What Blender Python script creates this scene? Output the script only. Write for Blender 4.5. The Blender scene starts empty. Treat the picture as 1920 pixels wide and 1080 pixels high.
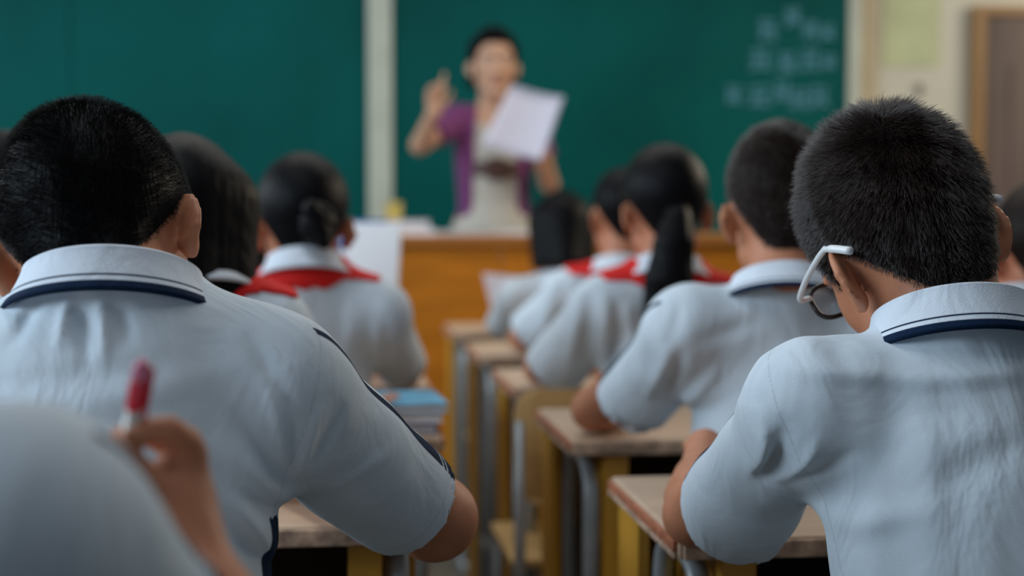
import bpy, bmesh, math, random, time
import numpy as np
from mathutils import Vector, Matrix
T0 = time.time()
SC = bpy.context.scene
COL = SC.collection
rng = np.random.default_rng(7)
random.seed(7)

# ------------------------------------------------------------------ camera, world, lights
CAM = np.array((0.0, 0.0, 1.10))
FPX = 2800.0
PITCH = math.atan(140 / FPX)
YAW = math.atan(350 / FPX * math.cos(PITCH))
cd = bpy.data.cameras.new('camera')
cam = bpy.data.objects.new('camera', cd)
COL.objects.link(cam)
cam.location = CAM
cam.rotation_euler = (math.pi / 2 - PITCH, 0, -YAW)
cd.sensor_width = 36
cd.lens = FPX / 1920 * 36
cd.clip_start = 0.05
cd.dof.use_dof = True
cd.dof.focus_distance = 1.37
cd.dof.aperture_fstop = 2.8
SC.camera = cam
SC.view_settings.view_transform = 'Standard'
SC.view_settings.look = 'None'
SC.view_settings.gamma = 1
SC.view_settings.exposure = 0.15
SC.view_settings.use_curve_mapping = False

w = bpy.data.worlds.new('world'); SC.world = w
w.use_nodes = True
w.node_tree.nodes['Background'].inputs[0].default_value = (0.74, 0.87, 1.0, 1)
w.node_tree.nodes['Background'].inputs[1].default_value = 0.10


def area(name, loc, target, sx, sy, power, color):
    l = bpy.data.lights.new(name, 'AREA')
    l.shape = 'RECTANGLE'; l.size = sx; l.size_y = sy
    l.energy = power; l.color = color
    o = bpy.data.objects.new(name, l)
    COL.objects.link(o)
    o.location = loc
    o.rotation_euler = (Vector(target) - Vector(loc)).to_track_quat('-Z', 'Y').to_euler()
    return o


area('window_light_left', (-3.6, 1.2, 2.3), (0.6, 1.9, 0.9), 3.4, 1.5, 130, (0.70, 0.86, 1.0))
area('window_light_front_left', (-3.6, 4.8, 2.2), (0.6, 4.6, 1.0), 2.6, 1.5, 60, (0.80, 0.92, 1.0))
area('warm_fill_right', (3.7, 4.6, 2.5), (0.9, 2.4, 0.9), 2.4, 1.3, 50, (1.0, 0.86, 0.66))  # unseen warm fill added to tint heads from the right; no window known there
area('wall_fill_front_right', (3.9, 5.0, 2.3), (1.9, 6.5, 1.7), 1.2, 1.2, 20, (1.0, 0.88, 0.68))  # extra warm lamp added to brighten the wall near the door, no real window
area('ceiling_light_rear', (-0.2, 1.6, 3.0), (0.0, 1.7, 0), 2.6, 0.5, 17, (0.95, 0.98, 1.0))
area('ceiling_light_front', (0.4, 4.2, 3.0), (0.4, 4.3, 0), 2.6, 0.5, 26, (1.0, 0.97, 0.90))

# ------------------------------------------------------------------ projection helper (only used to find real positions)
_f = np.array((math.sin(YAW) * math.cos(PITCH), math.cos(YAW) * math.cos(PITCH), -math.sin(PITCH)))
_r = np.array((math.cos(YAW), -math.sin(YAW), 0.0))
_u = np.cross(_r, _f)


def P(px, py, Y):
    d = _f + _r * (px - 960) / FPX + _u * (540 - py) / FPX
    return CAM + d * (Y / d[1])


V = lambda *a: np.array(a, float)
ln = lambda q: np.sqrt(np.einsum('ij,ij->i', q, q))
nrm = lambda v: np.asarray(v, float) / (np.linalg.norm(v) + 1e-12)

# ------------------------------------------------------------------ materials
MATS = {}


def mat(name, color, rough=0.6, spec=0.5, metal=0.0, noise=None, bump=None, sss=None, trans=0.0, alpha=1.0, sheen=0.0):
    """procedural principled material. noise=(scale, amount[, stretch]); bump=(scale, strength[, stretch])"""
    if name in MATS:
        return MATS[name]
    m = bpy.data.materials.new(name)
    m.use_nodes = True
    nt = m.node_tree
    b = nt.nodes['Principled BSDF']
    b.inputs['Base Color'].default_value = (*color, 1)
    b.inputs['Roughness'].default_value = rough
    b.inputs['Specular IOR Level'].default_value = spec
    b.inputs['Metallic'].default_value = metal
    b.inputs['Transmission Weight'].default_value = trans
    b.inputs['Alpha'].default_value = alpha
    if sheen:
        b.inputs['Sheen Weight'].default_value = sheen
    if sss:
        b.inputs['Subsurface Weight'].default_value = sss[0]
        b.inputs['Subsurface Radius'].default_value = (1, .35, .2)
        b.inputs['Subsurface Scale'].default_value = sss[1]
    tc = nt.nodes.new('ShaderNodeTexCoord')

    def noise_node(sc, stretch):
        mp = nt.nodes.new('ShaderNodeMapping')
        mp.inputs['Scale'].default_value = stretch
        nt.links.new(tc.outputs['Object'], mp.inputs[0])
        n = nt.nodes.new('ShaderNodeTexNoise')
        n.inputs['Scale'].default_value = sc
        n.inputs['Detail'].default_value = 4
        nt.links.new(mp.outputs[0], n.inputs[0])
        return n
    if noise:
        n = noise_node(noise[0], noise[2] if len(noise) > 2 else (1, 1, 1))
        mx = nt.nodes.new('ShaderNodeMix'); mx.data_type = 'RGBA'
        a = noise[1]
        mx.inputs[6].default_value = (*[c * (1 - a) for c in color], 1)
        mx.inputs[7].default_value = (*[min(1, c * (1 + a)) for c in color], 1)
        rp = nt.nodes.new('ShaderNodeValToRGB')
        rp.color_ramp.elements[0].position = .3
        rp.color_ramp.elements[1].position = .7
        nt.links.new(n.outputs[0], rp.inputs[0])
        nt.links.new(rp.outputs[0], mx.inputs[0])
        nt.links.new(mx.outputs[2], b.inputs['Base Color'])
    if bump:
        n = noise_node(bump[0], bump[2] if len(bump) > 2 else (1, 1, 1))
        bp = nt.nodes.new('ShaderNodeBump')
        bp.inputs['Strength'].default_value = bump[1]
        bp.inputs['Distance'].default_value = 0.004
        nt.links.new(n.outputs[0], bp.inputs['Height'])
        nt.links.new(bp.outputs[0], b.inputs['Normal'])
    MATS[name] = m
    return m


def fabric(name, color, navy=(0.004, 0.016, 0.045), weave=0.12):
    """knitted shirt cloth: attribute 'navy' < 0 is the dark blue trim, 'seam' near 0 is a stitched seam"""
    if name in MATS:
        return MATS[name]
    m = mat(name, color, rough=0.9, spec=0.15)
    nt = m.node_tree; b = nt.nodes['Principled BSDF']
    at = nt.nodes.new('ShaderNodeAttribute'); at.attribute_name = 'navy'
    mr = nt.nodes.new('ShaderNodeMapRange')
    mr.inputs[1].default_value = -0.0003; mr.inputs[2].default_value = 0.0003
    mr.inputs[3].default_value = 1; mr.inputs[4].default_value = 0
    nt.links.new(at.outputs['Fac'], mr.inputs[0])
    mx = nt.nodes.new('ShaderNodeMix'); mx.data_type = 'RGBA'
    mx.inputs[7].default_value = (*navy, 1)
    tc = nt.nodes.new('ShaderNodeTexCoord')
    n0 = nt.nodes.new('ShaderNodeTexNoise'); n0.inputs['Scale'].default_value = 420
    mp = nt.nodes.new('ShaderNodeMapping'); mp.inputs['Scale'].default_value = (1, 1, 2.6)
    nt.links.new(tc.outputs['Object'], mp.inputs[0]); nt.links.new(mp.outputs[0], n0.inputs[0])
    cr = nt.nodes.new('ShaderNodeMix'); cr.data_type = 'RGBA'
    cr.inputs[6].default_value = (*[c * .93 for c in color], 1)
    cr.inputs[7].default_value = (*[min(1, c * 1.06) for c in color], 1)
    nt.links.new(n0.outputs[0], cr.inputs[0])
    # seam line
    sa = nt.nodes.new('ShaderNodeAttribute'); sa.attribute_name = 'seam'
    ab = nt.nodes.new('ShaderNodeMath'); ab.operation = 'ABSOLUTE'
    nt.links.new(sa.outputs['Fac'], ab.inputs[0])
    sr = nt.nodes.new('ShaderNodeMapRange')
    sr.inputs[1].default_value = 0.0004; sr.inputs[2].default_value = 0.0016
    sr.inputs[3].default_value = 0.82; sr.inputs[4].default_value = 1
    nt.links.new(ab.outputs[0], sr.inputs[0])
    ml = nt.nodes.new('ShaderNodeMix'); ml.data_type = 'RGBA'; ml.blend_type = 'MULTIPLY'; ml.inputs[0].default_value = 1
    nt.links.new(cr.outputs[2], ml.inputs[6]); nt.links.new(sr.outputs[0], ml.inputs[7])
    nt.links.new(ml.outputs[2], mx.inputs[6])
    nt.links.new(mr.outputs[0], mx.inputs[0])
    nt.links.new(mx.outputs[2], b.inputs['Base Color'])
    bp = nt.nodes.new('ShaderNodeBump'); bp.inputs['Strength'].default_value = weave; bp.inputs['Distance'].default_value = 0.002
    wn = nt.nodes.new('ShaderNodeTexNoise'); wn.inputs['Scale'].default_value = 11; wn.inputs['Detail'].default_value = 3; wn.inputs['Distortion'].default_value = 1.2
    wm = nt.nodes.new('ShaderNodeMapping'); wm.inputs['Scale'].default_value = (1, 1, .55); wm.inputs['Rotation'].default_value = (0, .6, 0)
    nt.links.new(tc.outputs['Object'], wm.inputs[0]); nt.links.new(wm.outputs[0], wn.inputs[0])
    wb = nt.nodes.new('ShaderNodeBump'); wb.inputs['Strength'].default_value = .45; wb.inputs['Distance'].default_value = 0.016
    nt.links.new(wn.outputs[0], wb.inputs['Height']); nt.links.new(wb.outputs[0], bp.inputs['Normal'])
    ad = nt.nodes.new('ShaderNodeMath'); ad.operation = 'ADD'
    nt.links.new(n0.outputs[0], ad.inputs[0]); nt.links.new(sr.outputs[0], ad.inputs[1])
    nt.links.new(ad.outputs[0], bp.inputs['Height']); nt.links.new(bp.outputs[0], b.inputs['Normal'])
    return m


SHIRT = fabric('shirt_cloth', (0.60, 0.68, 0.75))
COLLAR = fabric('collar_rib', (0.66, 0.72, 0.80), weave=0.3)
SKIN = mat('skin', (0.48, 0.195, 0.105), rough=0.5, spec=0.35, noise=(35, 0.10), bump=(300, .06), sss=(0.12, 0.006))
SKIN_ADULT = mat('skin_adult', (0.56, 0.32, 0.21), rough=0.5, spec=0.35, noise=(30, 0.06), sss=(0.1, 0.006))
HAIR = mat('hair_black', (0.004, 0.004, 0.005), rough=0.42, spec=0.07, bump=(260, .35, (1, 1, .15)))
HAIRB = mat('hair_brown_black', (0.010, 0.005, 0.004), rough=0.45, spec=0.1, bump=(260, .3, (1, 1, .2)))
STRAND = mat('hair_strand_black', (0.005, 0.0048, 0.0055), rough=0.4, spec=0.2)
STRANDB = mat('hair_strand_brown', (0.024, 0.012, 0.009), rough=0.33, spec=0.85)
NAVY = mat('navy_cloth', (0.006, 0.014, 0.035), rough=0.85, spec=0.2, bump=(500, .1))
RED = mat('red_scarf_cloth', (0.66, 0.014, 0.012), rough=0.75, spec=0.25, bump=(60, .2))
SHOE = mat('shoe_rubber', (0.05, 0.05, 0.055), rough=0.6)
EYE = mat('eye_white', (0.7, 0.7, 0.68), rough=0.25)
LIP = mat('lip', (0.45, 0.12, 0.11), rough=0.45)
DESK_TOP = mat('desk_laminate', (0.50, 0.36, 0.25), rough=0.5, noise=(9, 0.12, (1, 5, 1)))
DESK_EDGE = mat('desk_edge_worn', (0.40, 0.27, 0.19), rough=0.7, noise=(45, 0.55), bump=(60, .4))
DESK_RED = mat('desk_edge_exposed_wood', (0.34, 0.11, 0.05), rough=0.75, noise=(60, 0.5), bump=(70, .4))
WOODY = mat('desk_yellow_wood', (0.55, 0.27, 0.025), rough=0.5, noise=(14, 0.18, (1, 1, .2)))
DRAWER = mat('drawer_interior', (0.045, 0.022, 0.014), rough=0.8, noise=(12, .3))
STEEL = mat('painted_steel', (0.36, 0.39, 0.41), rough=0.38, spec=0.5, metal=0.35, noise=(25, .12))
PLY = mat('chair_plywood', (0.60, 0.38, 0.15), rough=0.5, noise=(10, .12, (1, 1, 4)))
LECT = mat('lectern_wood', (0.50, 0.165, 0.008), rough=0.5, spec=.3, noise=(6, .16, (1, 1, 5)), bump=(30, .05))
LECT_TOP = mat('lectern_top_wood', (0.40, 0.15, 0.03), rough=0.4, noise=(6, .1))
BOARD = mat('green_chalkboard', (0.0, 0.088, 0.082), rough=0.6, spec=0.1, noise=(1.3, 0.22))
ALU = mat('pale_frame', (0.50, 0.53, 0.45), rough=0.5, noise=(8, .06))
TAN = mat('tan_frame', (0.46, 0.37, 0.22), rough=0.5, noise=(8, .08))
WALL = mat('cream_wall', (0.66, 0.63, 0.53), rough=0.85, noise=(2.0, .04), bump=(90, .08))
DOOR = mat('dark_door', (0.13, 0.09, 0.078), rough=0.6, noise=(3, .35, (1, 1, .4)))
DOORF = mat('door_frame_brown', (0.30, 0.16, 0.055), rough=0.5, noise=(8, .1))
NOTICE = mat('green_notice', (0.56, 0.60, 0.36), rough=0.8, noise=(5, .12))
CHALK = mat('blue_chalk', (0.11, 0.31, 0.40), rough=0.95)
FLOORM = mat('terrazzo', (0.115, 0.115, 0.10), rough=0.45, noise=(55, .35))
PLAT = mat('platform_concrete', (0.17, 0.12, 0.08), rough=0.6, noise=(10, .2))
PAPER = mat('paper', (0.80, 0.81, 0.84), rough=0.85)
PAPER_L = mat('lavender_paper', (0.62, 0.60, 0.70), rough=0.85)
BOOKB = mat('blue_cover', (0.10, 0.34, 0.52), rough=0.4, noise=(18, .5))
BOOKN = mat('deep_blue_cover', (0.02, 0.10, 0.30), rough=0.4)
YEL = mat('yellow_plastic', (0.55, 0.40, 0.10), rough=0.4)
PEN_RED = mat('pen_red', (0.62, 0.01, 0.035), rough=0.2, spec=0.6)
PEN_PINK = mat('pen_pink_clear', (0.60, 0.16, 0.26), rough=0.2, spec=0.6)
PEN_CLEAR = mat('pen_white', (0.70, 0.68, 0.64), rough=0.25)
GW = mat('white_plastic', (0.78, 0.80, 0.82), rough=0.3)
GB = mat('black_plastic', (0.008, 0.008, 0.009), rough=0.3)
GLASS = mat('lens', (0.95, 0.97, 0.98), rough=0.02, trans=1.0)
DRESS = mat('grey_dress', (0.50, 0.48, 0.42), rough=0.85, noise=(60, .08), bump=(25, .25, (1, 1, .3)))
CARD = mat('purple_cardigan', (0.155, 0.030, 0.135), rough=0.9, noise=(200, .1), bump=(30, .25, (1, 1, .3)), sheen=.1)
BELT = mat('brown_belt', (0.075, 0.035, 0.028), rough=0.5)

# ------------------------------------------------------------------ signed distance modelling


def rcone(a, b, ra, rb):
    a = np.asarray(a, float); b = np.asarray(b, float); ba = b - a; L = ba @ ba + 1e-12

    def fn(p):
        q = p - a
        t = np.clip(q @ ba / L, 0, 1)
        return ln(q - t[:, None] * ba) - (ra + (rb - ra) * t)
    c = (a + b) / 2
    return fn, c, math.sqrt(L) / 2 + max(ra, rb)


def ell(c, r, R=None):
    c = np.asarray(c, float); r = np.asarray(r, float)

    def fn(p):
        q = p - c
        if R is not None:
            q = q @ R
        q = q / r
        k0 = ln(q)
        k1 = ln(q / r)
        return k0 * (k0 - 1) / np.maximum(k1, 1e-6)
    return fn, c, r.max()


class Field:
    def __init__(s):
        s.ops = []
        s.post = []       # functions d = post(p, d)

    def add(s, prim, k=0.02):
        s.ops.append(('u', prim, k)); return s

    def sub(s, prim, k=0.004):
        s.ops.append(('s', prim, k)); return s

    def chain(s, pts, rad, k=0.02, k2=0.004):
        for i in range(len(pts) - 1):
            s.add(rcone(pts[i], pts[i + 1], rad[i], rad[i + 1]), k if i == 0 else k2)

    def bbox(s):
        lo = np.min([pr[1] - pr[2] for o, pr, k in s.ops if o == 'u'], axis=0)
        hi = np.max([pr[1] + pr[2] for o, pr, k in s.ops if o == 'u'], axis=0)
        return lo - .02, hi + .02

    def select(s, c, r):
        if len(getattr(s, '_c', ())) != len(s.ops):
            s._c = np.array([o[1][1] for o in s.ops]); s._r = np.array([o[1][2] for o in s.ops])
        ok = ln(s._c - c) - s._r < r + .08
        return [o for o, k in zip(s.ops, ok) if k]

    def ev(s, p, ops=None):
        d = np.full(len(p), 0.3)
        for o, pr, k in (s.ops if ops is None else ops):
            e = pr[0](p)
            if o == 'u':
                h = np.clip(.5 + .5 * (e - d) / k, 0, 1)
                d = e + (d - e) * h - k * h * (1 - h)
            else:
                e = -e
                h = np.clip(.5 - .5 * (e - d) / k, 0, 1)
                d = e + (d - e) * h + k * h * (1 - h)
        for f in s.post:
            d = f(p, d)
        return d


_CO = np.array([(i, j, k) for i in (0, 1) for j in (0, 1) for k in (0, 1)])
_ED = [(a, b) for a in range(8) for b in range(a + 1, 8) if np.abs(_CO[a] - _CO[b]).sum() == 1]


def polygonise(F, h, smooth=1):
    lo, hi = F.bbox()
    B = 16
    nb = np.ceil((hi - lo) / (B * h)).astype(int) + 1
    S = 1 << 12
    enc = lambda ijk: (ijk[..., 0] * S + ijk[..., 1]) * S + ijk[..., 2]
    codes, vals, cells = [], [], []
    g4 = np.array([(i, j, k) for i in range(4) for j in range(4) for k in range(4)])
    g5 = np.array([(i, j, k) for i in range(5) for j in range(5) for k in range(5)])
    rb = B * h * .87
    for bi in range(nb[0]):
        for bj in range(nb[1]):
            for bk in range(nb[2]):
                o = np.array((bi, bj, bk)) * B
                c = lo + (o + B / 2) * h
                ops = F.select(c, rb)
                if not any(q[0] == 'u' for q in ops):
                    continue
                sc = lo + (o + g4 * 4 + 2) * h
                d = F.ev(sc, ops)
                kp = np.abs(d) < 4 * h * .87 * 1.5 + .005
                if not kp.any():
                    continue
                base = o + g4[kp] * 4
                cor = (base[:, None, :] + g5[None]).reshape(-1, 3)
                ce, ix, inv = np.unique(enc(cor), return_index=True, return_inverse=True)
                cor = cor[ix]
                vv = F.ev(lo + cor * h, ops)
                nn = (vv < 0)[inv.reshape(-1)].reshape(-1, 125).sum(1)
                kk = (nn > 0) & (nn < 125)
                codes.append(ce)
                vals.append(vv)
                cells.append((base[kk][:, None, :] + g4[None]).reshape(-1, 3))
    codes = np.concatenate(codes); vals = np.concatenate(vals); cells = np.concatenate(cells)
    codes, ix = np.unique(codes, return_index=True); vals = vals[ix]
    vals = np.where(np.abs(vals) < 1e-9, 1e-9, vals)
    look = lambda e: vals[np.searchsorted(codes, e)]
    cv = np.stack([look(enc(cells + _CO[i])) for i in range(8)], 1)
    neg = (cv < 0).sum(1)
    sel = (neg > 0) & (neg < 8)
    cells = cells[sel]; cv = cv[sel]
    ce = enc(cells); od = np.argsort(ce); ce = ce[od]; cells = cells[od]; cv = cv[od]
    acc = np.zeros((len(cells), 3)); cnt = np.zeros(len(cells))
    for a, b in _ED:
        s = (cv[:, a] < 0) != (cv[:, b] < 0)
        t = np.where(s, cv[:, a] / np.where(s, cv[:, a] - cv[:, b], 1), 0)
        pt = _CO[a] + t[:, None] * (_CO[b] - _CO[a])
        acc += pt * s[:, None]; cnt += s
    verts = lo + (cells + acc / cnt[:, None]) * h
    faces = []
    ax = np.eye(3, dtype=int)
    cidx = {0: 4, 1: 2, 2: 1}
    for a in range(3):
        b_, c_ = ax[(a + 1) % 3], ax[(a + 2) % 3]
        i0 = cv[:, 0] < 0; i1 = cv[:, cidx[a]] < 0
        s = np.nonzero(i0 != i1)[0]
        e = cells[s]
        q = []
        ok = np.ones(len(s), bool)
        for off in (0 * b_, -b_, -b_ - c_, -c_):
            code = enc(e + off)
            j = np.clip(np.searchsorted(ce, code), 0, len(ce) - 1)
            ok &= ce[j] == code
            q.append(j)
        q = np.stack(q, 1)
        fl = i0[s]
        q[~fl] = q[~fl][:, ::-1]
        faces.append(q[ok])
    faces = np.concatenate(faces)
    for _ in range(smooth):
        acc = np.zeros_like(verts); cnt = np.zeros(len(verts))
        for i in range(4):
            for j in ((i + 1) % 4, (i - 1) % 4):
                for ax_ in range(3):
                    acc[:, ax_] += np.bincount(faces[:, i], weights=verts[faces[:, j], ax_], minlength=len(verts))
                cnt += np.bincount(faces[:, i], minlength=len(verts))
        m = cnt > 0
        verts[m] = verts[m] * .4 + .6 * acc[m] / cnt[m, None]
    return verts, faces


def link(name, me, parent=None, base=None, label=None):
    o = bpy.data.objects.new(name, me)
    COL.objects.link(o)
    if parent is not None:
        o.parent = parent
    elif base is not None:
        o.location = base
    if label:
        o['label'] = label
    return o


def mesh_obj(name, v, f, m, base=(0, 0, 0), parent=None, smooth=True, attrs=None, label=None):
    me = bpy.data.meshes.new(name)
    v = np.asarray(v, float) - np.asarray(base, float)
    if isinstance(f, np.ndarray):
        me.vertices.add(len(v)); me.vertices.foreach_set('co', v.ravel())
        n = f.shape[1]
        me.loops.add(f.size); me.loops.foreach_set('vertex_index', f.ravel().astype(np.int32))
        me.polygons.add(len(f)); me.polygons.foreach_set('loop_start', np.arange(0, f.size, n, dtype=np.int32))
        me.update(calc_edges=True); me.validate()
    else:
        me.from_pydata([tuple(x) for x in v], [], f)
    if smooth:
        me.polygons.foreach_set('use_smooth', np.ones(len(me.polygons), bool))
    me.materials.append(m)
    for k, a in (attrs or {}).items():
        at = me.attributes.new(k, 'FLOAT', 'POINT'); at.data.foreach_set('value', np.asarray(a, np.float32))
    return link(name, me, parent, base if parent is None else None, label)


def sdf_obj(name, F, h, m, base, parent=None, smooth=1, attrs=None, label=None):
    v, f = polygonise(F, h, smooth)
    return mesh_obj(name, v, f, m, base, parent, True, attrs(v) if attrs else None, label)


# ---- plain mesh helpers
class MB:
    def __init__(s): s.v = []; s.f = []

    def put(s, v, f):
        n = len(s.v); s.v += [tuple(map(float, x)) for x in v]; s.f += [tuple(i + n for i in q) for q in f]; return s

    def box(s, c, d, R=None, bev=0.0):
        c = np.asarray(c, float); hx = np.asarray(d, float) / 2
        bm = bmesh.new(); bmesh.ops.create_cube(bm, size=1)
        for q in bm.verts: q.co = Vector((q.co.x * 2 * hx[0], q.co.y * 2 * hx[1], q.co.z * 2 * hx[2]))
        if bev: bmesh.ops.bevel(bm, geom=bm.edges[:], offset=bev, segments=2, affect='EDGES', profile=.6)
        bm.verts.index_update()
        v = np.array([q.co for q in bm.verts])
        if R is not None: v = v @ np.asarray(R).T
        f = [[q.index for q in p.verts] for p in bm.faces]; bm.free()
        return s.put(v + c, f)

    def tube(s, pts, rad, n=10, sx=1.0):
        pts = [np.asarray(p, float) for p in pts]
        if not hasattr(rad, '__len__'): rad = [rad] * len(pts)
        rings = []; up = None
        for i, p in enumerate(pts):
            t = nrm(pts[min(i + 1, len(pts) - 1)] - pts[max(i - 1, 0)])
            if up is None:
                up = V(0, 0, 1) if abs(t[2]) < .9 else V(1, 0, 0)
            a = nrm(np.cross(t, up)); b = np.cross(a, t); up = b
            rings.append([p + rad[i] * (a * math.cos(2 * math.pi * k / n) * sx + b * math.sin(2 * math.pi * k / n)) for k in range(n)])
        v = [x for r in rings for x in r]; f = []
        for i in range(len(pts) - 1):
            for k in range(n):
                f.append((i * n + k, i * n + (k + 1) % n, (i + 1) * n + (k + 1) % n, (i + 1) * n + k))
        f.append(tuple(range(n))[::-1]); f.append(tuple(range((len(pts) - 1) * n, len(pts) * n)))
        return s.put(v, f)

    def build(s, name, m, parent=None, base=(0, 0, 0), smooth=False, label=None):
        o = mesh_obj(name, s.v, s.f, m, base, parent, smooth, None, label)
        return o


def tag(o, label, cat, group=None, kind=None):
    o['label'] = label; o['category'] = cat
    if group: o['group'] = group
    if kind: o['kind'] = kind
    return o


def struct(o):
    o['kind'] = 'structure'; return o


def empty(name, loc):
    o = bpy.data.objects.new(name, None); COL.objects.link(o); o.location = loc
    o.empty_display_size = .1
    return o


def arc(p0, p1, p2, n=6):
    p0, p1, p2 = map(lambda q: np.asarray(q, float), (p0, p1, p2))
    return [(1 - t) ** 2 * p0 + 2 * t * (1 - t) * p1 + t * t * p2 for t in np.linspace(0, 1, n)]


def smooth_path(pts, n=8):
    pts = [np.asarray(p, float) for p in pts]
    q = [2 * pts[0] - pts[1]] + pts + [2 * pts[-1] - pts[-2]]
    out = []
    for i in range(1, len(q) - 2):
        for t in np.linspace(0, 1, n, endpoint=False):
            a, b, c, d = q[i - 1:i + 3]
            out.append(.5 * ((2 * b) + (c - a) * t + (2 * a - 5 * b + 4 * c - d) * t * t + (3 * b - a - 3 * c + d) * t ** 3))
    return out + [pts[-1]]


# ------------------------------------------------------------------ the room
FW_Y = 6.55                      # front wall plane
fl = MB().box((0, 3.5, -.05), (9, 8, .1)).build('floor', FLOORM); struct(fl)
wf = MB().box((0, FW_Y + .08, 1.6), (9, .16, 3.2)).build('wall_front', WALL); struct(wf)
pf = MB().box((0.3, 5.75, .09), (6.6, 1.58, .18), bev=.008).build('floor_platform', PLAT); struct(pf)
mb = MB().box((0.0, FW_Y - .008, .23), (9, .02, .10)).build('baseboard_front', DOORF); struct(mb)


def wx(px, Y=FW_Y): return P(px, 400, Y)[0]
def wz(py, px=900, Y=FW_Y): return P(px, py, Y)[2]


# blackboard
bb = empty('blackboard', (0.4, FW_Y, .9))
tag(bb, 'long green blackboard behind the teacher, with pale dividing strip and tan edge', 'blackboard')
BBL = (0.4, FW_Y, .9)
x0, xs0, xs1, xr, xe = -2.3, wx(690), wx(735), wx(1580), wx(1627)
zb, zt = 0.93, 2.42
def bbx(name, xa, xb, za, zb_, y, t, m, bev=.004, lab=None):
    return MB().box(((xa + xb) / 2, y, (za + zb_) / 2), (xb - xa, t, zb_ - za), bev=bev).build(name, m, bb, BBL, label=lab)
for xa, xb, y in ((x0, (x0 + xs0) / 2 - .002, FW_Y - .03), ((x0 + xs0) / 2 + .002, xs0, FW_Y - .03), (xs1, xr, FW_Y - .03)):
    bbx('writing_panel', xa, xb, zb, zt, y, .03, BOARD)
bbx('dividing_strip', xs0, xs1, zb - .02, zt + .02, FW_Y - .035, .06, ALU, lab='pale vertical dividing strip')
bbx('frame_edge', xr, (xr + xe) / 2, zb - .05, zt + .05, FW_Y - .03, .06, ALU)
bbx('frame_edge', (xr + xe) / 2, xe, zb - .05, zt + .05, FW_Y - .03, .05, TAN)
bbx('frame_edge', x0 - .08, x0, zb - .05, zt + .05, FW_Y - .03, .06, ALU)
bbx('frame_rail', x0 - .08, xe, zt, zt + .07, FW_Y - .03, .06, ALU)
bbx('chalk_tray', x0 - .08, xe, zb - .05, zb, FW_Y - .05, .10, ALU)
# chalk characters, blue chalk, three rows near the right end
rr = random.Random(3)
for (cx, cy, s) in ((1440, 55, 40), (1485, 32, 34), (1520, 55, 34), (1552, 60, 26), (1425, 112, 42), (1476, 118, 38), (1520, 112, 42), (1555, 116, 24),
                    (1376, 178, 34), (1424, 182, 42), (1466, 172, 38), (1500, 184, 40), (1536, 182, 40)):
    c = P(cx, cy, FW_Y - .047); k = s / 2 / FPX * FW_Y
    m = MB()
    for q in range(7):
        if q < 3: a = (-.9, .8 - q * .75); b = (.9, .85 - q * .75)
        elif q < 5: a = (-.45 + (q - 3) * .9, .95); b = (-.5 + (q - 3) * .9, -.9)
        else: a = (0, .1); b = ((-1, 1)[q - 5] * .85, -.95)
        j = lambda: rr.uniform(-.18, .18)
        pa = c + V((a[0] + j()) * k, 0, (a[1] + j()) * k); pb = c + V((b[0] + j()) * k, 0, (b[1] + j()) * k)
        m.tube([pa, (pa + pb) / 2 + V(j() * k * .3, 0, j() * k * .3), pb], .0042, 5)
    m.build('chalk_character', CHALK, bb, BBL)

# notice on the wall, door
nc = P(1708, 50, FW_Y - .004)
nt_ = MB().box((nc[0], FW_Y - .004, nc[2] + .02), (.265, .006, .40)).build('wall_notice', NOTICE, None, (nc[0], FW_Y - .004, nc[2]))
tag(nt_, 'pale green paper notice on the cream wall between blackboard and door', 'notice')
hk = P(1722, 168, FW_Y)
hk_o = MB().box((hk[0], FW_Y - .008, hk[2]), (.020, .016, .05), bev=.003).build('wall_hook', DOOR, None, (hk[0], FW_Y, hk[2]))
tag(hk_o, 'small dark hook on the cream wall below the green notice', 'hook')
dx0, dz1 = wx(1812), wz(14, 1860)
dr = empty('door_1', (dx0 + .5, FW_Y, .18)); struct(dr); DB = (dx0 + .5, FW_Y, .18)
MB().box((dx0 + .025, FW_Y - .03, (dz1 + .18) / 2), (.05, .08, dz1 - .18), bev=.004).build('door_frame', DOORF, dr, DB)
MB().box((dx0 + 1.0, FW_Y - .03, (dz1 + .18) / 2), (.05, .08, dz1 - .18), bev=.004).build('door_frame', DOORF, dr, DB)
MB().box((dx0 + .51, FW_Y - .03, dz1 - .02), (.93, .08, .04), bev=.004).build('door_frame', DOORF, dr, DB)
MB().box((dx0 + .51, FW_Y - .02, (dz1 - .04 + .18) / 2), (.925, .045, dz1 - .04 - .18)).build('door_leaf', DOOR, dr, DB)
for z in (.62, 1.42):
    MB().box((dx0 + .51, FW_Y - .047, z + .05), (.66, .012, .62), bev=.005).build('door_panel', DOOR, dr, DB)
MB().tube([(dx0 + .13, FW_Y - .04, 1.15), (dx0 + .13, FW_Y - .10, 1.15), (dx0 + .24, FW_Y - .10, 1.15)], .010, 8).build('door_handle', STEEL, dr, DB, True)

# ------------------------------------------------------------------ furniture


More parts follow.
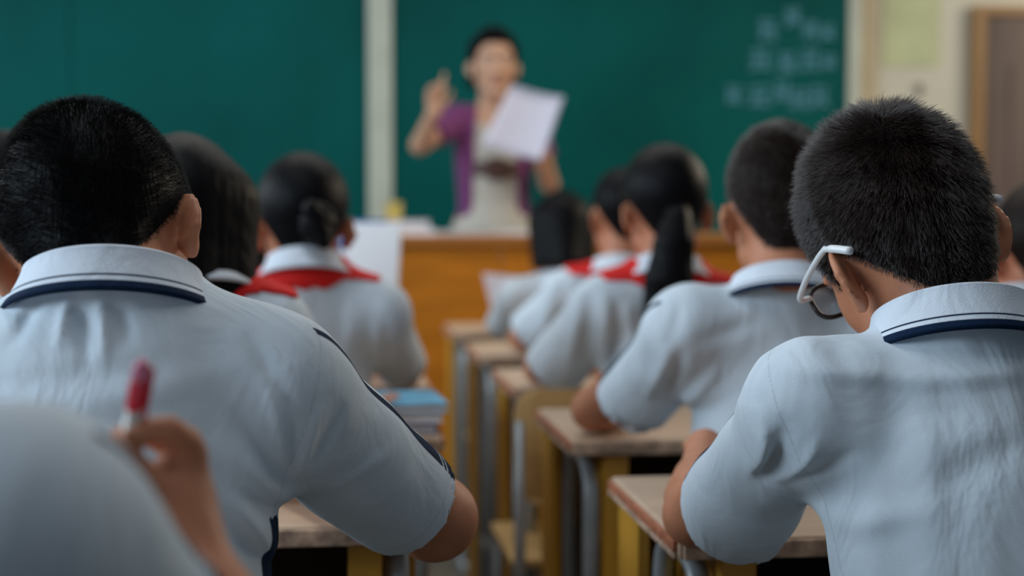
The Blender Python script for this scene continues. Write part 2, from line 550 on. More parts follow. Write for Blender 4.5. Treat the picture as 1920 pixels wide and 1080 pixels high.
def make_desk(xl, yn, wdt=.55, dep=.40, zt=.74, label='', ):
    base = (xl + wdt / 2, yn + dep / 2, 0)
    o = empty('school_desk', base)
    tag(o, label, 'desk', 'wooden school desks in rows')
    b = lambda c, d, bev=0: MB().box(c, d, None, bev)
    cx, cy = base[0], base[1]
    tp = b((cx, cy, zt - .012), (wdt, dep, .024), .005).build('desk_top', DESK_TOP, o, base)
    # worn edging strips, near and aisle sides
    b((cx, yn - .003, zt - .013), (wdt - .01, .008, .020), .002).build('edge_strip', DESK_EDGE, tp, base)
    for sx in (0, 1):
        x = xl - .002 if sx == 0 else xl + wdt + .002
        b((x, cy, zt - .010), (.007, dep - .014, .012), .002).build('edge_strip', DESK_RED, tp, base)
        b((x, cy, zt - .020), (.006, dep - .014, .008), .002).build('edge_strip', DESK_EDGE, tp, base)
    # book compartment: open towards the pupil
    for x in (xl + .070, xl + wdt - .070):
        b((x, cy + .02, zt - .105), (.018, dep - .07, .16), .002).build('side_panel', WOODY, o, base)
    b((cx, yn + dep - .014, zt - .215), (wdt - .050, .016, .38), .002).build('front_panel', WOODY, o, base)
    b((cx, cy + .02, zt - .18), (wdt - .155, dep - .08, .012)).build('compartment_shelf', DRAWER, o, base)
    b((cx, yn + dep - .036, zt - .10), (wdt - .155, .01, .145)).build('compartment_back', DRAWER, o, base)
    # inverted-U side frames of flat oval steel tube
    for x in (xl + .036, xl + wdt - .036):
        ya, yb, zz = yn + .035, yn + dep - .165, zt - .042
        pts = [(x, ya, .02)] + arc((x, ya, zz - .07), (x, ya, zz), (x, ya + .07, zz)) + arc((x, yb - .07, zz), (x, yb, zz), (x, yb, zz - .07)) + [(x, yb, .02)]
        fr = MB().tube(pts, .0135, 10, .8).build('leg_frame', STEEL, o, base, True)
        MB().tube([(x, ya - .02, .016), (x, yb + .03, .016)], .016, 8).build('foot_rail', STEEL, o, base, True)
        MB().tube([(x, ya, .22), (x, yb, .22)], .010, 8).build('side_rail', STEEL, o, base, True)
        # wooden leg boards beside the steel legs
        b((x + (.040 if x < cx else -.040), yn + .040, (zt - .03) / 2 + .03), (.040, .03, zt - .09), .002).build('leg_board', WOODY, o, base)
        b((x + (-.022 if x < cx else .022), yn + dep - .087, (zt - .028) / 2 + .015), (.016, .128, zt - .058), .002).build('leg_board', WOODY, o, base)
    MB().tube([(xl + .036, yn + dep - .165, .16), (xl + wdt - .036, yn + dep - .165, .16)], .010, 8).build('cross_rail', STEEL, o, base, True)
    return o


def make_chair(x, y, ztop=.76, label=''):
    """y = plane of the backrest; the seat runs forward from it"""
    base = (x, y + .19, 0)
    o = empty('school_chair', base)
    tag(o, label, 'chair', 'plywood school chairs')
    MB().box((x, y + .21, .425), (.36, .36, .018), None, .006).build('seat', PLY, o, base)
    # rounded plywood backrest
    n = 9; vs = []; hw, hh, r = .175, .11, .05
    out = []
    for cx_, cz_, a0 in ((hw - r, hh - r, 0), (-(hw - r), hh - r, 90), (-(hw - r), -(hh - r), 180), (hw - r, -(hh - r), 270)):
        for k in range(6):
            a = math.radians(a0 + k * 18); out.append((cx_ + r * math.cos(a), cz_ + r * math.sin(a)))
    cz = ztop - hh
    crv = lambda u: -.10 * (u / hw) ** 2 * .18
    N = len(out)
    v = [(x + u, y - .007 - crv(u), cz + q) for u, q in out] + [(x + u, y + .007 - crv(u), cz + q) for u, q in out]
    f = [tuple(range(N)), tuple(range(2 * N - 1, N - 1, -1))] + [(i, i + N, (i + 1) % N + N, (i + 1) % N) for i in range(N)]
    MB().put(v, f).build('backrest', PLY, o, base)
    for s in (-1, 1):
        xx = x + s * .165
        MB().tube([(xx, y - .015, .012), (xx, y + .012, .40), (xx, y + .016, ztop - .06)], .011, 8).build('rear_leg', STEEL, o, base, True)
        MB().tube([(xx, y + .40, .012), (xx, y + .375, .40)], .011, 8).build('front_leg', STEEL, o, base, True)
        MB().tube([(xx, y + .01, .405), (xx, y + .38, .405)], .010, 8).build('seat_rail', STEEL, o, base, True)
        MB().tube([(xx, y - .002, .16), (xx, y + .39, .16)], .008, 8).build('stretcher', STEEL, o, base, True)
    return o


# right column
XR = .386
R_Y = [1.60, 2.32, 3.04, 3.76, 4.48]
rl = ['worn beige desk with exposed reddish edge under the elbow of the pupil in glasses',
      'beige topped desk under the forearms of the pupil just ahead of the one in glasses',
      'wooden desk in front of the ponytailed pupil',
      'wooden desk of the pupil just ahead of the ponytailed one',
      'frontmost wooden desk by the aisle, nearest the orange lectern']
for i, yn in enumerate(R_Y):
    make_desk(XR, yn, label=rl[i])
make_desk(XR + .57, R_Y[1], label='desk at the right edge before the pupil with the red scarf')
# left column
make_desk(.12 - .55, 1.72, dep=.36, label='worn desk with a dark open compartment in front of the pupil with striped sleeve')
make_desk(.185 - .55, 2.38, label='desk carrying blue covered books beside the aisle on the left')
make_desk(.215 - .55, 3.10, label='desk in front of the upright pupil with bright red scarf')
make_desk(.20 - .55, 3.88, label='desk holding the upright white workbook, left of the aisle')
make_desk(-.98, 2.38, label='desk of the half hidden pupil at the left edge')
make_desk(-.62, .74, wdt=.62, label='nearest desk at lower left, under the hand with the red pen')
# chairs
make_chair(.53, 2.79, .765, label='plywood chair with rounded back behind the ponytailed pupil')
make_chair(.655, 2.03, .70, label='plywood chair of the pupil just ahead of the one in glasses')
make_chair(.64, 3.50, .74, label='plywood chair of the pupil just ahead of the ponytailed one')
make_chair(.60, 4.24, .74, label='plywood chair of the frontmost pupil by the lectern')
make_chair(-.06, 2.79, .70, label='plywood chair of the upright pupil with bright red scarf left of the aisle')

make_chair(.60, 1.085, .70, label='plywood chair under the pupil in glasses')
make_chair(-.175, 1.085, .70, label='plywood chair under the pupil with the striped sleeve')
make_chair(-.33, .475, .70, label='plywood chair under the nearest pupil at lower left')
make_chair(-.185, 2.10, .70, label='plywood chair of the half hidden pupil just ahead of the striped sleeve')
make_chair(-.23, 3.515, .70, label='plywood chair of the barely glimpsed pupil in the left rows')
make_chair(-.60, 2.235, .70, label='plywood chair of the pupil at the left edge')
make_chair(1.13, 2.295, .70, label='plywood chair of the pupil at the right edge')

# lectern (wide orange wooden front desk)
lx0, lx1, ly = P(700, 440, 5.05)[0], P(1405, 440, 5.05)[0], 5.05
lz = P(900, 441, 5.05)[2]
LB = ((lx0 + lx1) / 2, ly + .25, .18)
le = empty('lectern', LB); tag(le, 'wide orange wooden lectern at the front of the class', 'lectern')
MB().box(((lx0 + lx1) / 2, ly + .25, lz - .018), (lx1 - lx0 + .04, .54, .036), None, .008).build('top_board', LECT_TOP, le, LB)
pw = (lx1 - lx0) / 3
for i in range(3):
    MB().box((lx0 + pw * (i + .5), ly + .01, (lz - .036 + .24) / 2), (pw - .004, .022, lz - .036 - .24), None, .004).build('front_panel', LECT, le, LB)
for x in (lx0 + .011, lx1 - .011):
    MB().box((x, ly + .26, (lz - .036 + .18) / 2), (.022, .46, lz - .036 - .18), None, .003).build('side_panel', LECT, le, LB)
MB().box(((lx0 + lx1) / 2, ly + .015, .21), (lx1 - lx0 - .05, .02, .06), None, .003).build('plinth', LECT, le, LB)
MB().box(((lx0 + lx1) / 2, ly + .26, .62), (lx1 - lx0 - .05, .42, .018)).build('inner_shelf', LECT, le, LB)
print('furniture', time.time() - T0)
# ------------------------------------------------------------------ people


def rotm(yaw=0, pitch=0, roll=0):
    """yaw + = to the person's left, pitch + = looking down, roll + = tilted to the person's left (degrees)"""
    y, p, r = map(math.radians, (yaw, -pitch, -roll))
    Rz = np.array([[math.cos(y), -math.sin(y), 0], [math.sin(y), math.cos(y), 0], [0, 0, 1]])
    Rx = np.array([[1, 0, 0], [0, math.cos(p), -math.sin(p)], [0, math.sin(p), math.cos(p)]])
    Ry = np.array([[math.cos(r), 0, math.sin(r)], [0, 1, 0], [-math.sin(r), 0, math.cos(r)]])
    return Ry @ Rz @ Rx


def frame(u, r):
    u = nrm(u); r = nrm(r - u * (r @ u)); f = np.cross(u, r)
    return np.stack([r, f, u], 1)


class Head:
    def __init__(s, c, R, k=1.0, ear=.083, ez=0.0):
        s.ear = ear; s.ez = ez; s.c = np.asarray(c, float); s.R = R; s.k = k

    def w(s, *q): return s.c + s.k * (s.R @ np.array(q, float))

    def loc(s, p): return (p - s.c) @ s.R / s.k

    def skull(s, F, NB):
        k = s.k
        E = lambda c, r, kk=.03: F.add(ell(s.w(*c), np.array(r) * k, s.R), kk)
        E((0, -.004, .022), (.0735, .094, .091))
        E((0, .036, -.042), (.060, .058, .072), .03)
        F.add(rcone(NB, s.w(0, -.018, -.055), .050 * k, .050 * k), .03)

    def face(s, F):
        k = s.k
        A = lambda a, b, ra, rb, kk=.012: F.add(rcone(s.w(*a), s.w(*b), ra * k, rb * k), kk)
        for x in (-1, 1):
            A((x * .050, .015, -.068), (x * .012, .078, -.108), .016, .014, .02)      # jaw line
            A((x * .034, .070, -.030), (x * .045, .050, -.028), .016, .014, .02)      # cheek
            A((x * .012, .094, .018), (x * .045, .082, .018), .007, .006, .012)       # brow
            F.sub(ell(s.w(x * .031, .098, .002), V(.013, .010, .009) * k, s.R), .008)  # eye socket
            F.add(ell(s.w(x * .031, .082, .002), V(.012, .012, .010) * k, s.R), .003)
            A((x * .010, .098, -.044), (x * .012, .094, -.046), .006, .006, .006)     # nostril
            # ear
            e0 = s.R @ nrm(V(x * .70, .71, 0)); e1 = s.R @ nrm(V(x * .71, -.70, .10)); e2 = np.cross(e0, e1)
            Re = np.stack([e0, e1, e2], 1)
            c = s.w(x * s.ear, -.013, -.021 + s.ez)
            F.add(ell(c, V(.0060, .0185, .0300) * k, Re), .006)
            F.sub(ell(c + (e0 * .0085 + e1 * -.002) * k, V(.0062, .0135, .0225) * k, Re), .004)
            A((x * .077, -.006, -.046 + s.ez), (x * .077, -.005, -.051 + s.ez), .0070, .0058, .012)
            A((x * .072, .004, -.012 + s.ez), (x * (s.ear - .002), -.012, -.012 + s.ez), .008, .005, .01)
        A((0, .096, -.004), (0, .113, -.038), .006, .010, .012)
        A((0, .080, -.112), (0, .086, -.104), .014, .013, .015)
        A((-.016, .089, -.070), (.016, .089, -.070), .006, .006, .01)

    def hairline(s, q):
        """height of the hairline (local) as a function of azimuth from the nape"""
        ph = np.arctan2(np.abs(q[:, 0]), -q[:, 1])
        return np.interp(ph, [0, .35, .65, .95, 1.25, 1.55, 1.78, 1.95, 2.2, 2.6, 3.15],
                         [-.088, -.086, -.070, -.042, -.010, .012, .006, -.020, .030, .062, .066])


def cap_field(hd, NB, t_top, t_low, extra=None, low=0.0, taper=.03, side=0.0):
    F = Field(); hd.skull(F, NB)
    if extra: extra(F)

    def post(p, d):
        q = hd.loc(p)
        reg = q[:, 2] - (hd.hairline(q) + low)
        t = (t_low + (t_top - t_low) * np.clip((q[:, 2] + .06) / .12, 0, 1)) * hd.k * (1 - side * np.clip(np.abs(q[:, 0]) / .075, 0, 1) ** 2)
        g = np.clip(reg / taper, 0, 1); g = g * g * (3 - 2 * g)
        return np.maximum(d - t * g - .0004, -reg * hd.k)
    F.post.append(post)
    return F


def strands(name, v, f, hd, n, m, base, parent, ltop=.016, llow=.006, seed=1, rad=.00016, whorl=(0.0, -.075, .085), lift=.55):
    r = np.random.default_rng(seed)
    tri = np.concatenate([f[:, [0, 1, 2]], f[:, [0, 2, 3]]])
    a, b, c = v[tri[:, 0]], v[tri[:, 1]], v[tri[:, 2]]
    nn = np.cross(b - a, c - a); ar = np.linalg.norm(nn, axis=1)
    # outer side only
    out = np.einsum('ij,ij->i', nn, (a + b + c) / 3 - hd.w(0, 0, .0)) > 0
    ar = ar * out
    pick = r.choice(len(tri), n, p=ar / ar.sum())
    u = r.random((n, 2)); s = u.sum(1) > 1; u[s] = 1 - u[s]
    root = a[pick] + u[:, :1] * (b - a)[pick] + u[:, 1:] * (c - a)[pick]
    nor = nn[pick] / np.maximum(ar[pick], 1e-12)[:, None]
    q = hd.loc(root)
    wh = np.array(whorl)
    away = q - wh
    swirl = np.cross(away, np.array((0, -.5, .85)))
    comb = away / (np.linalg.norm(away, axis=1) + .01)[:, None] + .45 * swirl / (np.linalg.norm(away, axis=1) + .03)[:, None]
    comb = comb @ hd.R.T
    comb -= nor * np.einsum('ij,ij->i', comb, nor)[:, None]
    comb /= np.linalg.norm(comb, axis=1)[:, None] + 1e-6
    reg = q[:, 2] - hd.hairline(q)
    g = np.clip(reg / .07, 0, 1)
    L = (llow + (ltop - llow) * g * (1 - .68 * np.clip(np.abs(q[:, 0]) / .075, 0, 1) ** 2)) * r.uniform(.65, 1.15, n) * hd.k
    jit = r.normal(0, .22, (n, 3))
    clump = np.sin(root @ np.array([[210, 90, 40], [-60, 230, 80], [50, -70, 220]]) + 1.3) * .22
    d0 = nor * lift + comb * (1 - lift) + (jit + clump) * .5
    d0 /= np.linalg.norm(d0, axis=1)[:, None]
    d1 = d0 + comb * .35; d1 /= np.linalg.norm(d1, axis=1)[:, None]
    pts = np.stack([root - nor * .001, root + d0 * (L * .5)[:, None], root + (d0 * .5 + d1 * .5) * L[:, None]], 1)
    cu = bpy.data.hair_curves.new(name)
    cu.add_curves([3] * n)
    cu.attributes['position'].data.foreach_set('vector', (pts - np.asarray(base)).astype(np.float32).ravel())
    ra = cu.attributes.get('radius') or cu.attributes.new('radius', 'FLOAT', 'POINT')
    ra.data.foreach_set('value', np.tile(np.array([rad, rad * .85, rad * .3], np.float32), n))
    cu.materials.append(m)
    o = link(name, cu, parent)
    o['kind'] = 'stuff'
    return o


def hand(F, w, d, n, s, k=1.0, curl=(50, 55, 60, 65), thumb=.35, fing=None):
    """w wrist, d forward, n towards the palm side, s towards the thumb"""
    d, n, s0 = nrm(d), np.asarray(n, float), np.asarray(s, float)
    n = nrm(n - d * (n @ d)); s = np.cross(d, n); s = s if s @ s0 > 0 else -s
    F.add(rcone(w, w + d * .03 * k, .021 * k, .022 * k), .012)
    F.add(ell(w + d * .052 * k, V(.036, .045, .0135) * k, np.stack([s, d, n], 1)), .012)
    ln = (.068, .076, .071, .056)
    for i in range(4):
        b = w + (d * (.086 - .004 * abs(i - 1)) + s * (.027 - .018 * i)) * k
        a1 = math.radians(curl[i] * .55); a2 = math.radians(curl[i] * 1.35); a3 = math.radians(curl[i] * 1.9)
        p1 = b + (d * math.cos(a1) + n * math.sin(a1)) * ln[i] * .48 * k
        p2 = p1 + (d * math.cos(a2) + n * math.sin(a2)) * ln[i] * .30 * k
        p3 = p2 + (d * math.cos(a3) + n * math.sin(a3)) * ln[i] * .24 * k
        F.chain([b - d * .012 * k, b, p1, p2, p3], [.0085 * k, .0088 * k, .0080 * k, .0074 * k, .0064 * k], .004, .002)
    b = w + (d * .022 + s * .022) * k
    p1 = b + (s * .55 + d * .7 + n * thumb) * .032 * k; p2 = p1 + (s * .25 + d * .9 + n * thumb) * .028 * k; p3 = p2 + (d * .95 + n * thumb) * .018 * k
    F.chain([b, p1, p2, p3], [.015 * k, .0115 * k, .0095 * k, .0075 * k], .008, .002)


def sleeve_prim(sh, end, r0, r1, drape=0.0):
    sh = np.asarray(sh); end = np.asarray(end); d = nrm(end - sh)
    base, c, R = rcone(sh, end + d * .03, r0, r1)
    ext = rcone(end - d * .05 + V(0, 0, -drape), end + d * .03 + V(0, 0, -drape * 1.3), r1 * .92, r1 * .95)[0] if drape else None

    def fn(p):
        e = base(p)
        if ext is not None:
            g = ext(p); h = np.clip(.5 + .5 * (g - e) / .03, 0, 1); e = g + (e - g) * h - .03 * h * (1 - h)
        cut = (p - end) @ d
        return np.maximum(e, cut)
    return fn, c, R + .06 + drape


def collar(C, R, rx, ry, m, base, parent, hgt=.036, flare=.020, gap=28, drop=.028, lift=0.0, name='collar', stripes=True, n=72):
    """folded polo collar round the neck; R columns right, forward, up"""
    out = []
    outer = np.linspace(0, 1, 46)
    prof = [(-.002, -hgt * .55, 1), (-.001, -hgt * .2, 1), (0, 0, 1), (.003, .0035, 1)]
    for t in outer:
        prof.append((.006 + flare * t ** 1.35 + lift * t * t, .002 - hgt * t, hgt * (1 - t)))
    prof += [(.004 + flare + lift, -hgt - .0015, 0), (.001 + flare * .8, -hgt + .002, 1), (.004, -.006, 1)]
    M = len(prof); vs = []; nav = []
    for i in range(n + 1):
        ph = math.radians(-180 + gap + (360 - 2 * gap) * i / n)
        z0 = -drop * (1 - math.cos(ph)) / 2
        for a, z, e in prof:
            q = V(math.sin(ph) * (rx + a), -math.cos(ph) * (ry + a), z + z0)
            vs.append(C + R @ q)
            nav.append(min(e - .0058, abs(e - .0108) - .0009) if stripes else 1)
    f = []
    for i in range(n):
        for j in range(M):
            f.append((i * M + j, (i + 1) * M + j, (i + 1) * M + (j + 1) % M, i * M + (j + 1) % M))
    f.append(tuple(range(M))); f.append(tuple(range(n * M, n * M + M))[::-1])
    return mesh_obj(name, vs, f, m, base, parent, True, {'navy': nav, 'seam': [1] * len(vs)})


def scarf(S, C, R, NB, Rb, ry, base, parent, h):
    """red neckerchief lying on the shirt under the collar, knotted in front"""
    G = Field(); G.ops = list(S.ops)
    q0 = list(S.post)

    def post(p, d):
        for f in q0: d = f(p, d)
        q = (p - C) @ R
        az = np.arctan2(np.abs(q[:, 0]), -q[:, 1])
        lo = np.interp(az, [0, .5, 1.2, 1.8, 3.14], [-.082, -.076, -.060, -.075, -.13])
        rad = np.sqrt((q[:, 0] / 1.5) ** 2 + q[:, 1] ** 2)
        reg = np.maximum(lo + .004 * np.sin(az * 7) - q[:, 2], rad - .094)
        return np.maximum(np.maximum(d - .005, -(d + .004)), reg)
    G.post = [post]
    o = sdf_obj('red_scarf', G, h, RED, base, parent, 1, label='red neckerchief')
    kn = MB().tube([C + R @ V(0, ry + .022, -.075), C + R @ V(0, ry + .035, -.10)], [.014, .012], 10)
    for s in (-1, 1):
        kn.tube([C + R @ V(s * .004, ry + .032, -.095), C + R @ V(s * .03, ry + .042, -.15), C + R @ V(s * .04, ry + .046, -.20)], [.008, .016, .006], 8, .4)
    kn.build('scarf_knot', RED, o, base, True)
    return o


def folds(lst, ylim):
    L = [(np.asarray(a, float)[[0, 2]], np.asarray(b, float)[[0, 2]], w_, amp) for a, b, w_, amp in lst]

    def post(p, d):
        near = np.abs(d) < .06
        if not near.any(): return d
        q = p[near][:, [0, 2]]
        acc = np.zeros(len(q))
        for a, b, w_, amp in L:
            ba = b - a; t = np.clip((q - a) @ ba / (ba @ ba), 0, 1)
            dd = np.linalg.norm(q - a - t[:, None] * ba, axis=1)
            acc += amp * np.exp(-(dd / w_) ** 2) * (.35 + .65 * np.sin(math.pi * np.clip(t, .02, .98)))
        acc *= np.clip((ylim - p[near][:, 1]) / .05, 0, 1)
        d = d.copy(); d[near] -= acc
        return d
    return post


def soft_noise(amp, sc, seed):
    r = np.random.default_rng(seed); K = r.normal(0, 1, (4, 3)) * sc * V(1.2, .7, .6); ph = r.random(4) * 6.28

    def post(p, d):
        return d - amp * np.sin(p @ K.T + ph).sum(1) / 2
    return post


def person(label, hc, rot, NB, shL, shR, elL, elR, wrL, wrR, pel, h=.006, hk=1.0, hair='short', scarf_on=False, endL=None, endR=None,
           r_arm=(.043, .036, .024), r_slv=(.060, .056), drapeL=0.0, drapeR=0.0, tw=.86, td=.098, fold=(), noise=.0012, seed=0, hairm=None, strand_n=0,
           stripe=False, hands=True, customR=None, col=None, extra_shirt=None, group='pupils in white polo shirts', strand_kw=None, seams=None, legs=True, glasses=False, h_shirt=None, ear=.083, ez=0.0, hside=.6, kn_y=.36, z_seat=.435):
    A = lambda q: np.asarray(q, float)
    hc, NB, shL, shR, elL, elR, wrL, wrR, pel = map(A, (hc, NB, shL, shR, elL, elR, wrL, wrR, pel))
    base = V(pel[0], pel[1], 0)
    hd = Head(hc, rotm(*rot), hk, ear, ez)
    wd = np.linalg.norm(shR - shL) / 2
    R = frame(NB - pel, shR - shL)
    r_, f_, u_ = R.T
    sp = np.linalg.norm(NB - pel)
    # ---------- body, one continuous skin
    F = Field(); hd.skull(F, NB)
    F.add(ell(NB - u_ * .15, V(wd * .80, td * .8, .15), R), .04)
    F.add(ell(pel + u_ * .12, V(wd * .74, td * .82, .17), R), .05)
    F.add(ell(pel, V(wd * .74, td * .85, .09), R), .05)
    for sh, el, wr, s in ((shL, elL, wrL, -1), (shR, elR, wrR, 1)):
        F.add(rcone(NB - u_ * .02, sh, .042, .042), .03)
        F.add(rcone(sh, el, r_arm[0], r_arm[1]), .03)
        F.add(rcone(el, wr, r_arm[1] * .98, r_arm[2]), .012)
        F.add(rcone(el + (wr - el) * .2, el + (wr - el) * .45, r_arm[1] * 1.02, r_arm[1] * .8), .02)
        if s == 1 and customR is not None:
            customR(F)
        elif hands:
            fd = nrm(wr - el); fd = nrm(V(fd[0], fd[1], 0)); side = nrm(np.cross(fd, V(0, 0, 1))) * -s
            hand(F, wr, nrm(fd + V(0, 0, -.12)), V(0, 0, -1), side, .88)
    if legs:
        hips = [pel + r_ * s * .075 + V(0, .02, -.02) for s in (-1, 1)]
        kn = [hp * V(1, 1, 0) + V(0, kn_y, z_seat + .065) for hp in hips]
        an = [k_ * V(1, 1, 0) + V(0, .01, .10) for k_ in kn]
        for hp, k_, a_ in zip(hips, kn, an):
            F.add(rcone(hp * V(1, 1, 0) + V(0, 0, z_seat + .075), k_, .062, .045), .03)
            F.add(rcone(k_, a_, .044, .030), .02)
            F.add(rcone(a_ + V(0, -.02, -.05), a_ + V(0, .12, -.065), .028, .022), .02)
    hd.face(F)
    body = sdf_obj('person', F, max(h * 1.1, .0042), SKIN, base)
    tag(body, label, 'person', group)
    for x in (-1, 1):
        c = hd.w(x * .031, .090, .002)
        mb = MB(); bm = bmesh.new(); bmesh.ops.create_uvsphere(bm, u_segments=10, v_segments=8, radius=.0062 * hk)
        bm.verts.index_update(); mb.put([np.array(q.co) + c for q in bm.verts], [[q.index for q in p.verts] for p in bm.faces]); bm.free()
        mb.build('eye', EYE, body, base, True)
    # ---------- shirt
    S = Field()
    S.add(ell(NB - u_ * .15, V(wd * tw + .006, td, .175), R), .05)
    S.add(ell(pel + u_ * .14, V(wd * tw + .004, td + .008, .19), R), .06)
    S.add(ell(pel + u_ * .02, V(wd * tw + .004, td + .012, .10), R), .05)
    yk = NB + u_ * (((col or {}).get('c') or (0, 0, .028))[2] - .022)
    yf, yc, yr = rcone(NB - u_ * .085, NB + u_ * .03, .066, .060)
    S.add((lambda p: np.maximum(yf(p), (p - yk) @ u_), yc, yr), .012)
    ends = []
    for sh, el, en, dr in ((shL, elL, endL, drapeL), (shR, elR, endR, drapeR)):
        S.add(rcone(NB - u_ * .022, sh, .048, .050), .04)
        en = sh + (el - sh) * .74 if en is None else A(en)
        ends.append(en)
        S.add(sleeve_prim(sh, en, r_slv[0], r_slv[1], dr), .045)
        d = nrm(en - sh)
        S.sub(rcone(en - d * .012 + V(0, 0, -dr), en + d * .09 + V(0, 0, -dr), r_slv[1] - .009, r_slv[1] - .006), .004)
    if extra_shirt: extra_shirt(S)
    S.post.append(lambda p, d: np.maximum(d, (z_seat + .012) - p[:, 2]) if legs else d)
    if fold: S.post.append(folds(fold, NB[1] + .06))
    if noise:
        S.post.append(soft_noise(noise, 38, seed)); S.post.append(soft_noise(noise * 2.2, 15, seed + 1))

    def attrs(v):
        nav = np.full(len(v), .01); sm = np.full(len(v), .01)
        if stripe:
            for sh, en, s in ((shL, ends[0], -1), (shR, ends[1], 1)):
                d = nrm(en - sh); L = np.linalg.norm(en - sh)
                a2 = V(-d[2], 0, d[0]); a2 = nrm(a2 if a2[2] * .8 + a2[0] * s * .6 > 0 else -a2)
                yy = V(0, 1, 0) - d * d[1]
                o_ = nrm(a2 + yy * stripe[0]); n_ = np.cross(d, o_)
                q = v - sh; t = q @ d / L
                wid = np.interp(t, [-.35, .0, .6, .85, 1.0], [.003, .005, .007, .014, .017])
                e = np.abs(q @ n_) - wid
                e = np.where((q @ o_ > .012) & (t > stripe[1]) & (t < 1.15), e, .01)
                ds = (1 - t) * L
                for cc in (.020, .0285):
                    e = np.maximum(e, .0014 - np.abs(ds - cc))
                nav = np.minimum(nav, e)
                sm = np.minimum(sm, np.where(t > .5, np.abs(ds - .022), .01))
                # armhole seam
                a_ = (q @ nrm(d * .62 + r_ * s * .78)) - .012 - .35 * np.clip(-(q @ u_) - .02, -.05, .2) ** 2
                sm = np.where((t < .8) & (np.abs(q @ u_ + .03) < .13), np.minimum(sm, np.abs(a_)), sm)
                # dark side panel under the arm
                ql = v - NB
                pan = np.abs(ql @ f_ + .012) - .016
                below = (ql @ u_) < -.19
                lat = (ql @ r_) * s > wd * tw * .72
                if len(stripe) > 2: nav = np.minimum(nav, np.where(below & lat & (t < .55), pan, .01))
        return {'navy': nav, 'seam': sm}
    sdf_obj('polo_shirt', S, h_shirt or h, SHIRT, base, body, 1, attrs)
    # ---------- collar
    cc = dict(c=(0, 0, .028), rx=.062, ry=.062, tilt=None, kw={})
    if col: cc.update(col)
    Rc = frame(cc['tilt'] if cc['tilt'] is not None else (nrm(hc - NB) * .6 + u_ * .4), shR - shL)
    Cc = NB + Rc @ V(*cc['c'])
    collar(Cc, Rc, cc['rx'], cc['ry'], COLLAR, base, body, **cc['kw'])
    if scarf_on:
        scarf(S, Cc, Rc, NB, R, cc['ry'], base, body, h)
    # ---------- hair
    hm = hairm or HAIR
    if hair == 'short':
        C_ = cap_field(hd, NB, .0085, .003, side=hside)
        v, f = polygonise(C_, h * .9, 1)
        ho = mesh_obj('hair', v, f, hm, base, body, True)
        if strand_n:
            kw = dict(ltop=.017, llow=.006, seed=seed + 5); kw.update(strand_kw or {})
            strands('hair_strands', v, f, hd, strand_n, STRANDB if hm is HAIRB else STRAND, base, ho, **kw)
    elif hair == 'bob':
        def ex(G):
            for x in (-1, 1):
                G.add(rcone(hd.w(x * .060, -.030, .02), hd.w(x * .064, -.034, -.135), .034 * hk, .024 * hk), .04)
                G.add(rcone(hd.w(x * .066, .030, .03), hd.w(x * .068, .020, -.105), .020 * hk, .018 * hk), .03)
            G.add(rcone(hd.w(0, -.055, .02), hd.w(0, -.078, -.140), .048 * hk, .036 * hk), .04)
        C_ = Field(); hd.skull(C_, NB); ex(C_)

        def post(p, d):
            q = hd.loc(p); ph = np.arctan2(np.abs(q[:, 0]), -q[:, 1])
            lo = np.interp(ph, [0, 1.9, 2.1, 2.35, 3.15], [-.145, -.130, -.02, .05, .055])
            return np.maximum(d - .010 * hk - .0012 * np.sin(ph * 61 + q[:, 2] * 9) * np.sin(ph * 17 + 2 + q[:, 2] * 14), -(q[:, 2] - lo) * hk)
        C_.post.append(post)
        sdf_obj('hair', C_, h * .9, hm, base, body)
    elif hair in ('pony', 'bun', 'tied'):
        C_ = cap_field(hd, NB, .013, .006, taper=.02)
        C_.post.append(lambda p, d: d - .0006 * np.sin(np.arctan2(hd.loc(p)[:, 0], hd.loc(p)[:, 2] + .03) * 60))
        ho = sdf_obj('hair', C_, h * .9, hm, base, body)
        if hair == 'pony':
            a = hd.w(-.006, -.103, -.040)
            G = Field()
            pts = [a, a + V(-.004, -.020, -.008), a + V(-.012, -.030, -.05), a + V(-.022, -.030, -.12), a + V(-.034, -.026, -.185), a + V(-.044, -.020, -.245)]
            G.chain(pts, [.014, .019, .033, .040, .034, .012], .012, .03)
            G.add(rcone(hd.w(.0, -.080, -.03), a, .03, .018), .02)
            G.post.append(lambda p, d: d - .0022 * np.sin(p[:, 0] * 420 + 2 * np.sin(p[:, 2] * 14)) * 0.6)
            sdf_obj('ponytail', G, .005, hm, base, ho)
            MB().tube([a + V(0, .006, .004), a + V(0, -.010, -.008)], .0225, 14).build('hair_tie', GB, ho, base, True)
        if hair == 'bun':
            a = hd.w(.020, -.105, -.028)
            G = Field(); G.add(ell(a, V(.034, .030, .042)), .01)
            G.add(rcone(a + V(-.012, -.02, .03), a + V(.012, -.024, -.03), .016, .014), .01)
            G.post.append(lambda p, d: d - .0012 * np.sin(p[:, 2] * 300 + p[:, 0] * 250))
            sdf_obj('hair_bun', G, .004, hm, base, ho)
        if hair == 'tied':
            a = hd.w(0, -.10, -.05)
            G = Field(); G.chain([a, a + V(0, -.03, -.03), a + V(0, -.02, -.10)], [.02, .024, .012], .02, .02)
            sdf_obj('ponytail', G, .005, hm, base, ho)
